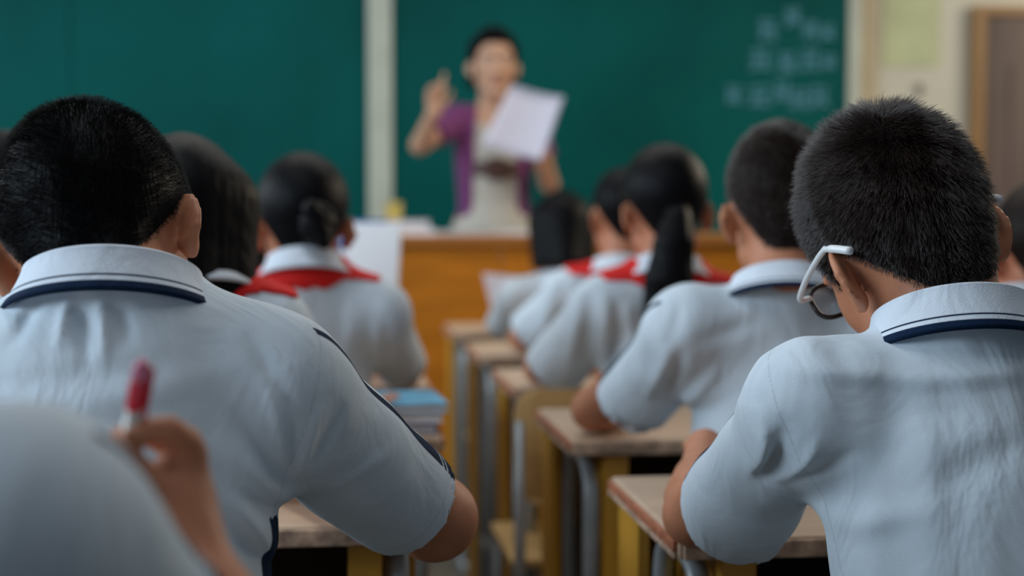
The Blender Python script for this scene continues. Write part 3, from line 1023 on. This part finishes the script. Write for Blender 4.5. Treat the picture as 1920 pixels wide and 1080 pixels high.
    # ---------- trousers and shoes
    if legs:
        Tq = Field()
        Tq.add(ell(pel * V(1, 1, 0) + V(0, .0, z_seat + .075), V(.13, .10, .085)), .03)
        for hp, k_, a_ in zip(hips, kn, an):
            Tq.add(rcone(hp * V(1, 1, 0) + V(0, 0, z_seat + .078), k_, .070, .054), .03)
            Tq.add(rcone(k_, a_, .053, .045), .02)
        Tq.post.append(lambda p, d: np.maximum(d, (.09 - p[:, 2])))
        Tq.post.append(lambda p, d: np.where(p[:, 1] < hips[0][1] + .18, np.maximum(d, (z_seat + .003) - p[:, 2]), d))
        sdf_obj('trousers', Tq, .016, NAVY, base, body)
        for a_ in an:
            Q = Field(); Q.add(rcone(a_ + V(0, -.03, -.055), a_ + V(0, .06, -.052), .036, .038), .02)
            Q.add(rcone(a_ + V(0, .06, -.058), a_ + V(0, .14, -.066), .036, .032), .02)
            Q.post.append(lambda p, d: np.maximum(d, .003 - p[:, 2]))
            sdf_obj('shoe', Q, .011, SHOE, base, body)
    if glasses:
        g = MB()
        fr = None
        for x in (-1, 1):
            ring = []
            for k_ in range(29):
                a = 2 * math.pi * k_ / 28
                ca, sa = math.cos(a), math.sin(a)
                ring.append(hd.w(x * .034 + .026 * np.sign(ca) * abs(ca) ** .6, (.106 - .3 * (.034 + .026 * ca * x) ** 2), .006 + .018 * np.sign(sa) * abs(sa) ** .65))
            g.tube(ring, .0026, 8)
        g.tube([hd.w(-.009, .106, .012), hd.w(0, .109, .015), hd.w(.009, .106, .012)], .0022, 8)
        go = g.build('glasses', GB, body, base, True, label='black rimmed glasses with white arms')
        for x in (-1, 1):
            mb = MB()
            t1 = [hd.w(x * .060, .103, .014), hd.w(x * .074, .096, .014), hd.w(x * .081, .055, .014), hd.w(x * .082, .012, .014), hd.w(x * .082, -.012, .012)]
            mb.tube(smooth_path(t1, 6), .0031, 8)
            t2 = [hd.w(x * .082, -.010, .012), hd.w(x * .083, -.026, .003), hd.w(x * .081, -.046, -.012)]
            mb.tube(smooth_path(t2, 6), [.0031] * 4 + [.0040] * 9, 8)
            mb.build('temple_arm', GW, go, base, True, label='white temple arm')
            mb = MB(); ring = []
            for k_ in range(24):
                a = 2 * math.pi * k_ / 24; ca, sa = math.cos(a), math.sin(a)
                ring.append((.034 * x + .026 * np.sign(ca) * abs(ca) ** .6, .006 + .018 * np.sign(sa) * abs(sa) ** .65))
            v = [hd.w(u, .1045, q) for u, q in ring] + [hd.w(u, .106, q) for u, q in ring]
            mb.put(v, [tuple(range(24)), tuple(range(47, 23, -1))] + [(i, i + 24, (i + 1) % 24 + 24, (i + 1) % 24) for i in range(24)])
            mb.build('lens', GLASS, go, base, False)
    print('%-50s %.1f' % (label[:50], time.time() - T0))
    return body


def px(fl, Y):
    """fold list from photo landmarks on a plane at depth Y"""
    return [(P(a, b, Y), P(c, d, Y), w_ / FPX * Y, amp * 1.5) for a, b, c, d, w_, amp in fl]


# ---- pupil with glasses
person('pupil in white framed glasses bent over the desk at right foreground',
       P(1693, 449, 1.385), (10, 30, 17), P(1782, 667, 1.315), P(1522, 766, 1.31), P(2090, 768, 1.31),
       P(1303, 965, 1.60), V(.93, 1.56, .785), P(1322, 838, 1.86), V(.80, 1.80, .775), V(.60, 1.22, .53),
       h=.0035, h_shirt=.0033, hk=1.03, hairm=HAIRB, strand_n=34000, strand_kw=dict(ltop=.021, llow=.006, rad=.0002, whorl=(-.005, -.070, .075)),
       endL=P(1375, 945, 1.50), drapeL=.022, r_slv=(.056, .053), ear=.080, r_arm=(.042, .034, .023), stripe=(1.15, .02), glasses=True, seed=3,
       col=dict(c=(0.004, 0, .053), rx=.068, ry=.066, tilt=V(.02, .24, 1), kw=dict(hgt=.040, flare=.016)),
       fold=px([(1480, 690, 1700, 706, 22, .003), (1540, 735, 1900, 716, 30, -.0011), (1680, 712, 1960, 690, 20, .003), (1560, 770, 1900, 765, 30, -.002),
                (1462, 940, 1440, 780, 12, .004), (1485, 930, 1480, 800, 14, -.005), (1500, 920, 1530, 830, 12, .004), (1520, 900, 1590, 850, 14, -.003),
                (1540, 1000, 1700, 930, 26, .0025), (1700, 900, 1900, 800, 34, -.003), (1430, 930, 1390, 780, 18, -.0018), (1400, 980, 1350, 850, 14, .003)], 1.25))

# ---- pupil with striped sleeve, left foreground
person('pupil in white polo with navy striped sleeve bent forward, left foreground',
       P(187, 454, 1.375), (-2, 42, 13), P(212, 556, 1.305), P(-120, 740, 1.30), P(512, 728, 1.30),
       V(-.50, 1.52, .79), P(815, 972, 1.50), V(-.32, 1.85, .775), V(-.03, 1.84, .775), V(-.175, 1.23, .53),
       h=.0035, h_shirt=.0033, hk=1.05, ear=.079, ez=.012, hside=.15, strand_n=34000, strand_kw=dict(ltop=.009, llow=.004, lift=.7),
       endR=P(762, 940, 1.465), r_slv=(.058, .059), r_arm=(.046, .042, .026), stripe=(-.25, -.12, 1), seed=9, tw=.93, td=.105,
       col=dict(c=(0, 0, .030), rx=.069, ry=.064, tilt=V(0, .20, 1), kw=dict(hgt=.036, flare=.018)),
       fold=px([(150, 570, 165, 680, 13, -.005), (120, 560, 110, 640, 12, .004), (185, 560, 200, 660, 12, .004), (225, 580, 240, 640, 12, -.003), (60, 560, 20, 640, 14, -.004),
                (470, 640, 540, 760, 16, -.003), (555, 890, 540, 760, 12, -.004), (560, 900, 500, 720, 16, .003), (545, 930, 440, 780, 16, -.003), (540, 960, 420, 830, 18, .003),
                (535, 1000, 400, 880, 18, -.003), (520, 1060, 430, 900, 16, .0035), (500, 1080, 400, 940, 16, -.003), (570, 890, 600, 780, 12, .004), (590, 880, 640, 780, 14, -.004),
                (100, 760, 420, 700, 30, .002), (0, 720, 300, 690, 24, -.002), (620, 960, 760, 880, 14, .002)], 1.22))

# ---- foreground pupil: shoulder, arm and hand with pen


def pen_hand(F):
    q = lambda a, b, c: P(a, b, c)
    F.chain([q(328, 985, .865), q(322, 935, .872)], [.0205, .0215], .02)
    F.add(rcone(q(328, 930, .874), q(352, 858, .874), .0190, .0115), .012)
    F.add(rcone(q(322, 930, .886), q(344, 868, .900), .0180, .0105), .012)
    F.chain([q(352, 852, .872), q(350, 832, .868), q(318, 806, .860), q(276, 806, .855), q(250, 820, .853)], [.0105, .0100, .0086, .0074, .0060], .006, .002)
    F.chain([q(340, 855, .893), q(328, 832, .895), q(275, 812, .890), q(222, 818, .876)], [.0095, .0094, .0080, .0066], .005, .002)
    F.chain([q(336, 890, .904), q(322, 892, .912), q(290, 905, .910), q(270, 920, .895)], [.009, .009, .0080, .0065], .005, .002)
    F.chain([q(326, 915, .912), q(314, 912, .918), q(285, 922, .914), q(270, 935, .900)], [.0085, .0085, .0074, .006], .005, .002)
    F.chain([q(312, 952, .860), q(262, 896, .846), q(228, 856, .846), q(220, 828, .850)], [.0160, .0105, .0092, .0070], .010, .003)


person('nearest pupil at lower left, only white shoulder and pen holding hand in view',
       V(-.34, .74, 1.155), (-5, 35, 0), V(-.325, .70, 1.0), V(-.49, .69, .94), P(26, 1026, .70),
       V(-.60, .86, .79), P(462, 1340, .80), V(-.45, 1.02, .77), P(328, 985, .865), V(-.33, .60, .53),
       h=.004, endR=P(280, 1225, .757), r_slv=(.056, .050), r_arm=(.038, .034, .0215), customR=pen_hand, seed=12, stripe=(.05, -.2), kn_y=.34)
pa, pb = P(226, 912, .872), P(268, 676, .843)
pen = empty('pen', (*pa,)); tag(pen, 'red and white pen upright in the nearest hand', 'pen')
L_ = lambda t: pa + (pb - pa) * t
MB().tube([L_(0), L_(.06), L_(.08), L_(.66)], [.0012, .0030, .0042, .0046], 12).build('barrel', PEN_CLEAR, pen, pa, True)
MB().tube([L_(.62), L_(.64), L_(.84), L_(.86)], [.0047, .0052, .0053, .0052], 12).build('cap', PEN_RED, pen, pa, True, label='red pen cap')
MB().tube([L_(.86), L_(.96), L_(1)], [.0052, .0048, .0028], 12).build('cap_end', PEN_PINK, pen, pa, True)
dv = nrm(_r)
MB().tube([L_(.95) + dv * .004, L_(.92) + dv * .0068, L_(.55) + dv * .0066], .0013, 8).build('clip', PEN_RED, pen, pa, True)

# ---- second row, right
person('pupil with navy edged collar straight ahead of the one in glasses, elbow on desk',
       P(1464, 388, 2.16), (-8, 16, 3), P(1466, 548, 2.10), P(1285, 630, 2.10), P(1650, 630, 2.10),
       P(1112, 768, 2.37), V(.95, 2.38, .785), P(1190, 760, 2.58), V(.82, 2.56, .775), V(.655, 2.14, .53),
       h=.006, h_shirt=.0045, hairm=HAIRB, strand_n=9000, strand_kw=dict(rad=.0003, ltop=.014), endL=P(1182, 745, 2.24), drapeL=.02, r_slv=(.060, .056), r_arm=(.040, .034, .023), stripe=(.14, -.2),
       seed=21, td=.088, noise=.002, col=dict(c=(0, -.004, .029), rx=.068, ry=.066, kw=dict(hgt=.038)), kn_y=.34,
       fold=px([(1265, 780, 1275, 660, 12, -.006), (1240, 770, 1250, 660, 12, .005), (1290, 790, 1340, 700, 14, .006), (1300, 820, 1370, 740, 14, -.006), (1330, 850, 1390, 780, 14, .005), (1215, 780, 1200, 680, 12, -.004), (1360, 860, 1420, 760, 14, -.005), (1300, 640, 1420, 600, 16, -.003), (1390, 880, 1450, 800, 14, .005), (1255, 640, 1280, 560, 12, -.003)], 2.05))

# ---- ponytail
person('pupil in white shirt and red scarf, third from the lectern in the right rows',
       P(1247, 388, 2.91), (2, 12, 2), P(1249, 512, 2.87), P(1135, 575, 2.87), P(1368, 575, 2.87),
       P(1010, 690, 3.06), V(.92, 3.06, .785), P(1080, 690, 3.24), V(.80, 3.24, .775), V(.66, 2.90, .53),
       h=.006, hair='pony', scarf_on=True, endL=P(1035, 690, 2.98), drapeL=.02, r_slv=(.054, .056), r_arm=(.034, .030, .021), td=.085, seed=31, noise=.002, h_shirt=.0045,
       fold=px([(1090, 550, 1078, 740, 11, .005), (1112, 560, 1105, 760, 10, -.006), (1135, 560, 1142, 760, 11, .006), (1158, 570, 1165, 760, 10, -.006), (1182, 580, 1190, 760, 11, .005), (1045, 600, 1010, 720, 10, -.004), (1210, 600, 1215, 760, 10, -.005)], 2.80),
      
       col=dict(c=(0, 0, .034), rx=.062, ry=.058, kw=dict(stripes=False)), kn_y=.34)
person('mostly hidden pupil in red scarf, second from the lectern in the right rows',
       P(1166, 400, 3.66), (6, 10, 0), P(1160, 505, 3.62), P(1065, 548, 3.62), P(1262, 548, 3.62),
       P(975, 632, 3.80), V(.92, 3.80, .785), P(1030, 640, 3.96), V(.82, 3.96, .775), V(.72, 3.64, .53),
       h=.0075, hk=.94, scarf_on=True, endL=P(990, 622, 3.73), drapeL=.015, r_slv=(.054, .054), r_arm=(.034, .030, .021), td=.085, seed=41, noise=.002, fold=px([(1010, 530, 1000, 640, 9, -.006), (1035, 520, 1030, 650, 9, .006), (1060, 530, 1065, 650, 9, -.006)], 3.55), col=dict(kw=dict(stripes=False)), kn_y=.34)
person('frontmost pupil of the right rows, head bowed before the lectern',
       P(1052, 428, 4.36), (0, 16, 0), P(1050, 528, 4.32), P(972, 560, 4.32), P(1130, 560, 4.32),
       P(930, 620, 4.52), V(.86, 4.52, .785), P(985, 622, 4.68), V(.76, 4.68, .775), V(.68, 4.36, .53),
       h=.0075, hk=.94, hair='bob', endL=P(940, 612, 4.45), r_slv=(.052, .052), r_arm=(.033, .029, .020), td=.085, seed=51, col=dict(kw=dict(stripes=False)), kn_y=.34)
# ---- left rows
person('pupil in white shirt half hidden just ahead of the striped sleeve pupil',
       P(343, 418, 2.13), (0, 12, 0), P(362, 530, 2.09), P(195, 622, 2.09), P(502, 622, 2.09),
       V(-.40, 2.36, .785), P(640, 795, 2.30), V(-.30, 2.56, .775), P(735, 762, 2.53), V(-.185, 2.20, .53),
       h=.006, hair='bob', hk=1.02, scarf_on=True, r_slv=(.056, .056), r_arm=(.036, .032, .022), td=.085, seed=61, kn_y=.34, col=dict(kw=dict(stripes=False)))
person('upright pupil with a bright red scarf across the collar, left of the aisle',
       P(568, 415, 2.81), (4, 12, 0), P(572, 512, 2.77), P(440, 590, 2.77), P(712, 590, 2.77),
       P(390, 705, 3.00), P(760, 700, 2.98), V(-.17, 3.25, .775), V(.08, 3.25, .775), V(-.04, 2.88, .53),
       h=.006, hair='bun', hk=1.02, scarf_on=True, endR=P(757, 690, 2.93), r_slv=(.052, .050), r_arm=(.034, .030, .021), td=.085, seed=71, fold=px([(700, 560, 690, 720, 14, -.004), (660, 560, 650, 720, 14, .004), (735, 700, 720, 600, 10, -.006), (540, 560, 560, 720, 18, -.003)], 2.70), kn_y=.34,
       col=dict(c=(0, 0, .040), rx=.062, ry=.058, kw=dict(stripes=False)))
person('pupil in red scarf barely glimpsed between two others in the left rows',
       P(428, 432, 3.60), (0, 12, 0), P(430, 552, 3.57), P(335, 600, 3.57), P(525, 600, 3.57),
       V(-.40, 3.78, .785), V(-.06, 3.78, .785), V(-.30, 4.0, .775), V(-.14, 4.0, .775), V(-.23, 3.62, .53),
       h=.0075, hk=.96, hair='bob', scarf_on=True, r_slv=(.052, .050), r_arm=(.033, .029, .020), td=.085, seed=81, kn_y=.34, col=dict(kw=dict(stripes=False)))
person('pupil at the left edge, turned left, mostly hidden by the foreground pupil',
       P(8, 400, 2.35), (38, 14, 0), P(10, 568, 2.32), P(-150, 636, 2.32), P(150, 644, 2.30),
       V(-.82, 2.50, .785), V(-.48, 2.52, .785), V(-.72, 2.68, .775), V(-.58, 2.68, .775), V(-.60, 2.34, .53),
       h=.007, hair='tied', r_slv=(.054, .052), r_arm=(.034, .030, .021), td=.085, seed=91, kn_y=.3, col=dict(kw=dict(stripes=False)))
person('pupil in a red scarf cut off by the right edge',
       P(1950, 470, 2.41), (-6, 14, -4), P(1925, 580, 2.37), P(1790, 640, 2.37), P(2065, 640, 2.37),
       V(1.00, 2.52, .785), V(1.42, 2.52, .785), V(1.08, 2.68, .775), V(1.30, 2.68, .775), V(1.13, 2.40, .53),
       h=.007, hk=1.0, scarf_on=True, hairm=HAIRB, r_slv=(.054, .052), r_arm=(.034, .030, .021), td=.085, seed=101, kn_y=.3, col=dict(kw=dict(stripes=False)))


# ---- the teacher
def teacher():
    Yt = 5.78
    hc, NB = P(926, 116, Yt - .02), P(925, 208, Yt)
    shR, shL = P(856, 224, Yt), P(994, 224, Yt)      # her right is on the left of the picture
    elR, wrR = P(787, 272, Yt - .14), P(812, 212, Yt - .26)
    elL, wrL = P(1030, 344, Yt - .06), P(1014, 278, Yt - .24)
    ft = .18
    pel = V(NB[0], Yt, ft + .86)
    base = V(pel[0], pel[1], ft)
    hd = Head(hc, rotm(180, 4, 0), 1.10)
    R = frame(NB - pel, shR - shL); r_, f_, u_ = R.T
    F = Field(); hd.skull(F, NB)
    F.add(ell(NB - u_ * .16, V(.135, .09, .17), R), .04); F.add(ell(pel + u_ * .12, V(.125, .09, .17), R), .05); F.add(ell(pel - u_ * .03, V(.155, .11, .12), R), .05)
    for sh, el, wr in ((shL, elL, wrL), (shR, elR, wrR)):
        F.add(rcone(NB - u_ * .02, sh, .045, .042), .03); F.add(rcone(sh, el, .042, .034), .03); F.add(rcone(el, wr, .036, .024), .012)
    hand(F, wrR, V(.10, -.10, 1), V(.35, -.95, 0), V(1, .3, .0), 1.0, curl=(4, 80, 85, 90), thumb=.5)
    hand(F, wrL, V(-.35, -.30, .9), V(-.75, -.5, 0), V(-.6, .4, .3), 1.0, curl=(45, 50, 55, 60), thumb=.6)
    for s in (-1, 1):
        hp = pel + r_ * s * .08; kn = hp * V(1, 1, 0) + V(0, -.01, ft + .47); an = kn * V(1, 1, 0) + V(0, .02, ft + .08)
        F.add(rcone(hp, kn, .075, .05), .03); F.add(rcone(kn, an, .05, .03), .02); F.add(rcone(an + V(0, .02, -.05), an + V(0, -.13, -.06), .028, .02), .02)
    hd.face(F)
    body = sdf_obj('person', F, .0072, SKIN_ADULT, base)
    tag(body, 'teacher in purple cardigan and grey dress, one finger raised, papers in other hand', 'person')
    for x in (-1, 1):
        for nm, rr_, yy, mm in (('eye', .0075, .0895, EYE), ('pupil', .0042, .0945, GB)):
            c = hd.w(x * .031, yy, .002)
            F2 = Field(); F2.add(ell(c, V(rr_ * 1.2, rr_, rr_)), .004)
            sdf_obj(nm, F2, .002, mm, base, body, 0)
        MB().tube([hd.w(x * .016, .104, .020), hd.w(x * .032, .102, .024), hd.w(x * .048, .090, .019)], [.003, .003, .002], 6).build('eyebrow', HAIR, body, base, True)
    MB().tube([hd.w(-.020, .094, -.071), hd.w(-.008, .101, -.068), hd.w(0, .1015, -.070), hd.w(.008, .101, -.068), hd.w(.020, .094, -.071)], [.002, .005, .006, .005, .002], 8).build('lips', LIP, body, base, True)
    C_ = cap_field(hd, NB, .014, .008, taper=.02, low=-.005)
    C2 = Field(); C2.ops = list(C_.ops); cp = C_.post[0]
    side = [rcone(hd.w(x * .066, -.022, .05), hd.w(x * .070, -.034, -.075), .030, .024) for x in (-1, 1)]

    def tp(p, d):
        e = cp(p, d)
        for s_ in side: e = np.minimum(e, s_[0](p))
        return e
    C2.post = [tp]; C_ = C2
    ho = sdf_obj('hair', C_, .006, HAIR, base, body)
    G = Field(); a = hd.w(0, -.10, -.03); G.chain([a, a + V(0, .03, -.05), a + V(0, .02, -.15)], [.03, .034, .015], .02, .02)
    sdf_obj('ponytail', G, .006, HAIR, base, ho)
    D = Field()
    D.add(ell(NB - u_ * .17, V(.143, .098, .165), R), .04); D.add(ell(pel + u_ * .13, V(.130, .098, .17), R), .05)
    D.add(ell(pel - u_ * .03, V(.165, .12, .12), R), .05); D.add(rcone(pel + V(0, 0, -.05), pel + V(0, 0, -.42), .14, .17), .06)
    for sh in (shL, shR): D.add(rcone(NB - u_ * .03 + (sh - NB) * .45, sh, .045, .047), .03)
    D.sub(rcone(NB + V(0, -.06, .03), NB + V(0, -.13, -.12), .05, .02), .01)
    D.post.append(lambda p, d: d - .004 * np.sin(np.arctan2(p[:, 0] - pel[0], p[:, 1] - pel[1]) * 14) * np.clip((pel[2] + .08 - p[:, 2]) / .2, 0, 1))
    D.post.append(lambda p, d: np.maximum(d, pel[2] - .45 - p[:, 2]))
    dr_ = sdf_obj('dress', D, .0075, DRESS, base, body)
    zb_ = P(925, 316, Yt - .1)[2]
    vs = []
    n = 40
    for i in range(n):
        a = 2 * math.pi * i / n
        for rr_, z in ((0, -.028), (0, .028), (-.008, .028), (-.008, -.028)):
            vs.append(V(pel[0] + math.cos(a) * (.141 + rr_), pel[1] + math.sin(a) * (.110 + rr_), zb_ + z))
    fs = [(i * 4 + j, ((i + 1) % n) * 4 + j, ((i + 1) % n) * 4 + (j + 1) % 4, i * 4 + (j + 1) % 4) for i in range(n) for j in range(4)]
    be = mesh_obj('belt', vs, fs, BELT, base, body, False, label='dark brown waist belt')
    MB().box((pel[0], pel[1] - .116, zb_), (.075, .016, .085), None, .006).build('buckle', BELT, be, base)
    K = Field()
    K.add(ell(NB - u_ * .16, V(.152, .108, .18), R), .04); K.add(ell(pel + u_ * .14, V(.140, .110, .2), R), .05); K.add(ell(pel - u_ * .06, V(.178, .132, .16), R), .05)
    for sh, el in ((shL, elL), (shR, elR)):
        K.add(rcone(NB - u_ * .02, sh, .050, .054), .03)
        K.add(sleeve_prim(sh, sh + (el - sh) * .62, .056, .056), .03)

    def post(p, d):
        q = p - pel
        half = np.interp(p[:, 2], [pel[2] - .2, pel[2] + .2, NB[2] - .05, NB[2] + .1], [.082, .088, .075, .05])
        front = np.maximum(np.abs(q[:, 0]) - half, q[:, 1])       # open front
        return np.maximum(np.maximum(d, -front), pel[2] - .20 - p[:, 2])
    K.post.append(post)
    sdf_obj('cardigan', K, .0075, CARD, base, body, label='purple short sleeved cardigan, open in front')
    # papers in her hand
    Yp = Yt - .34
    cs = [P(958, 163, Yp + .04), P(1051, 186, Yp), P(1012, 300, Yp - .04), P(902, 272, Yp)]
    nn = nrm(np.cross(cs[1] - cs[0], cs[3] - cs[0]))
    cen = sum(cs) / 4
    for i in range(2):
        v = []; f = []; N = 8
        for s_ in (0, .0012):
            for a in range(N + 1):
                for b in range(N + 1):
                    u, t = a / N, b / N
                    p = (cs[0] * (1 - u) + cs[1] * u) * (1 - t) + (cs[3] * (1 - u) + cs[2] * u) * t
                    v.append(p + nn * (.018 * math.sin(math.pi * u) + s_ + .004 * i) + V(.012 * i, 0, .010 * i))
        W = N + 1; off = W * W
        for a in range(N):
            for b in range(N):
                q = (a * W + b, (a + 1) * W + b, (a + 1) * W + b + 1, a * W + b + 1)
                f.append(q); f.append(tuple(x + off for x in q[::-1]))
        for a in range(N):
            for e0, e1 in (((a * W), ((a + 1) * W)), ((a * W + N), ((a + 1) * W + N)), (a, a + 1), (N * W + a, N * W + a + 1)):
                f.append((e0, e1, e1 + off, e0 + off))
        o = mesh_obj('paper_sheet', v, f, PAPER_L, cen, None, True)
        tag(o, ('front sheet of the papers the teacher holds up', 'rear sheet of the papers the teacher holds up')[i], 'paper', 'papers held by the teacher')
    print('teacher %.1f' % (time.time() - T0))


teacher()

# ------------------------------------------------------------------ small things


def book(name, c, d, rz, cover, label, group=None, rx=0.0, cat='book'):
    """closed book: cover boards, spine, page block"""
    c = np.asarray(c, float)
    o = empty(name, c - V(0, 0, d[2] / 2)); b0 = c - V(0, 0, d[2] / 2)
    Rz = np.array([[math.cos(rz), -math.sin(rz), 0], [math.sin(rz), math.cos(rz), 0], [0, 0, 1]])
    Rx = np.array([[1, 0, 0], [0, math.cos(rx), -math.sin(rx)], [0, math.sin(rx), math.cos(rx)]])
    R = Rz @ Rx
    t = .0018
    MB().box(c, (d[0] - .006, d[1] - .006, d[2] - 2 * t), R).build('pages', PAPER, o, b0)
    for s in (-1, 1):
        MB().box(c + R @ V(0, 0, s * (d[2] / 2 - t / 2)), (d[0], d[1], t), R).build('cover', cover, o, b0)
    MB().box(c + R @ V(-d[0] / 2 + t / 2, 0, 0), (t, d[1], d[2] - 2 * t), R).build('spine', cover, o, b0)
    return tag(o, label, cat, group)


# blue books at the aisle end of the second-row left desk
for i, (z, m, lb) in enumerate(((.7485, BOOKN, 'lowest of the stacked books on the left aisle desk'), (.7655, PAPER, 'middle white covered book stacked on the left aisle desk'), (.7815, BOOKB, 'topmost light blue book stacked on the left aisle desk'))):
    book('book', (.115 + .004 * i, 2.52, z), (.14, .20, .015), .06 * (i - 1), m, lb, 'stacked books on the left aisle desk')
# white workbook propped up
q0 = P(690, 468, 4.06)
for i in range(3):
    book('textbook', (q0[0] - .02 + .004 * i, 4.08, .7485 + .0165 * i), (.19, .26, .016), .04 * (i - 1), (BOOKN, PAPER_L, BOOKB)[i],
         ('lowest', 'middle', 'topmost')[i] + ' book lying under the upright white workbook', 'books under the white workbook')
book('workbook', (q0[0] + .004, 4.06, .790 + .142), (.16, .29, .012), -.30, PAPER, 'bright white workbook propped upright left of the lectern', rx=math.radians(78))
book('workbook', (q0[0] - .03, 4.13, .790 + .146), (.16, .298, .014), -.25, BOOKN, 'deep blue workbook standing behind the white one', rx=math.radians(78))
# pointed sheet held by the frontmost pupil
a, b, c = P(905, 512, 4.55), P(1000, 522, 4.60), P(925, 592, 4.52)
th = V(0, .002, 0)
sh_ = mesh_obj('worksheet', [a, b, c, b + c - a, a + th, b + th, c + th, b + c - a + th], [(0, 1, 3, 2), (4, 6, 7, 5), (0, 4, 5, 1), (1, 5, 7, 3), (3, 7, 6, 2), (2, 6, 4, 0)], PAPER_L, c, None, False)
tag(sh_, 'pale sheet of paper raised beside the frontmost pupil', 'paper')
# lectern top
zt_ = lz
book('exercise_book', P(752, 433, 5.25) * V(1, 1, 0) + V(0, 0, zt_ + .012), (.20, .26, .024), .05, PAPER, 'lower white book of the stack on the left of the lectern', 'white books on the lectern')
book('exercise_book', P(752, 433, 5.25) * V(1, 1, 0) + V(.005, 0, zt_ + .037), (.19, .25, .024), -.06, PAPER_L, 'upper pale book of the stack on the left of the lectern', 'white books on the lectern')
cb = P(738, 385, 5.25) * V(1, 1, 0) + V(0, 0, zt_ + .049)
bx = empty('chalk_box', cb); tag(bx, 'small yellow chalk box standing on the books on the lectern', 'box')
MB().box(cb + V(0, 0, .028), (.055, .05, .056), None, .004).build('box_body', YEL, bx, cb)
MB().box(cb + V(0, 0, .060), (.058, .053, .010), None, .003).build('lid', YEL, bx, cb)
for i, (x_, y_, rz_) in enumerate(((880, 5.22, .15), (945, 5.24, -.1), (840, 5.26, .3))):
    c = P(x_, 440, y_) * V(1, 1, 0) + V(0, 0, zt_ + .006)
    Rz = np.array([[math.cos(rz_), -math.sin(rz_), 0], [math.sin(rz_), math.cos(rz_), 0], [0, 0, 1]])
    m = MB()
    for j in range(6): m.box(c + V(.002 * (j % 3), .002 * (j % 2), -.005 + .002 * j), (.21, .28, .0016), Rz)
    o = m.build('paper_stack', PAPER, None, c); tag(o, ('stack of papers lying mid lectern, before the teacher', 'stack of papers lying on the right of the lectern', 'skewed paper stack left of the teacher on the lectern')[i], 'paper', 'paper stacks on the lectern'); 
# notebooks on the nearest desk
for i in range(5):
    book('notebook', (-.10 + .004 * (i % 2), .98, .748 + .0155 * i + .0005), (.24, .19, .015), .05 * (-1) ** i - .15, PAPER if i in (4, 2) else BOOKB,
         ('lowest', 'second lowest', 'middle', 'second highest', 'topmost white')[i] + ' notebook of the stack on the nearest desk', 'notebooks on the nearest desk')
print('done', time.time() - T0)
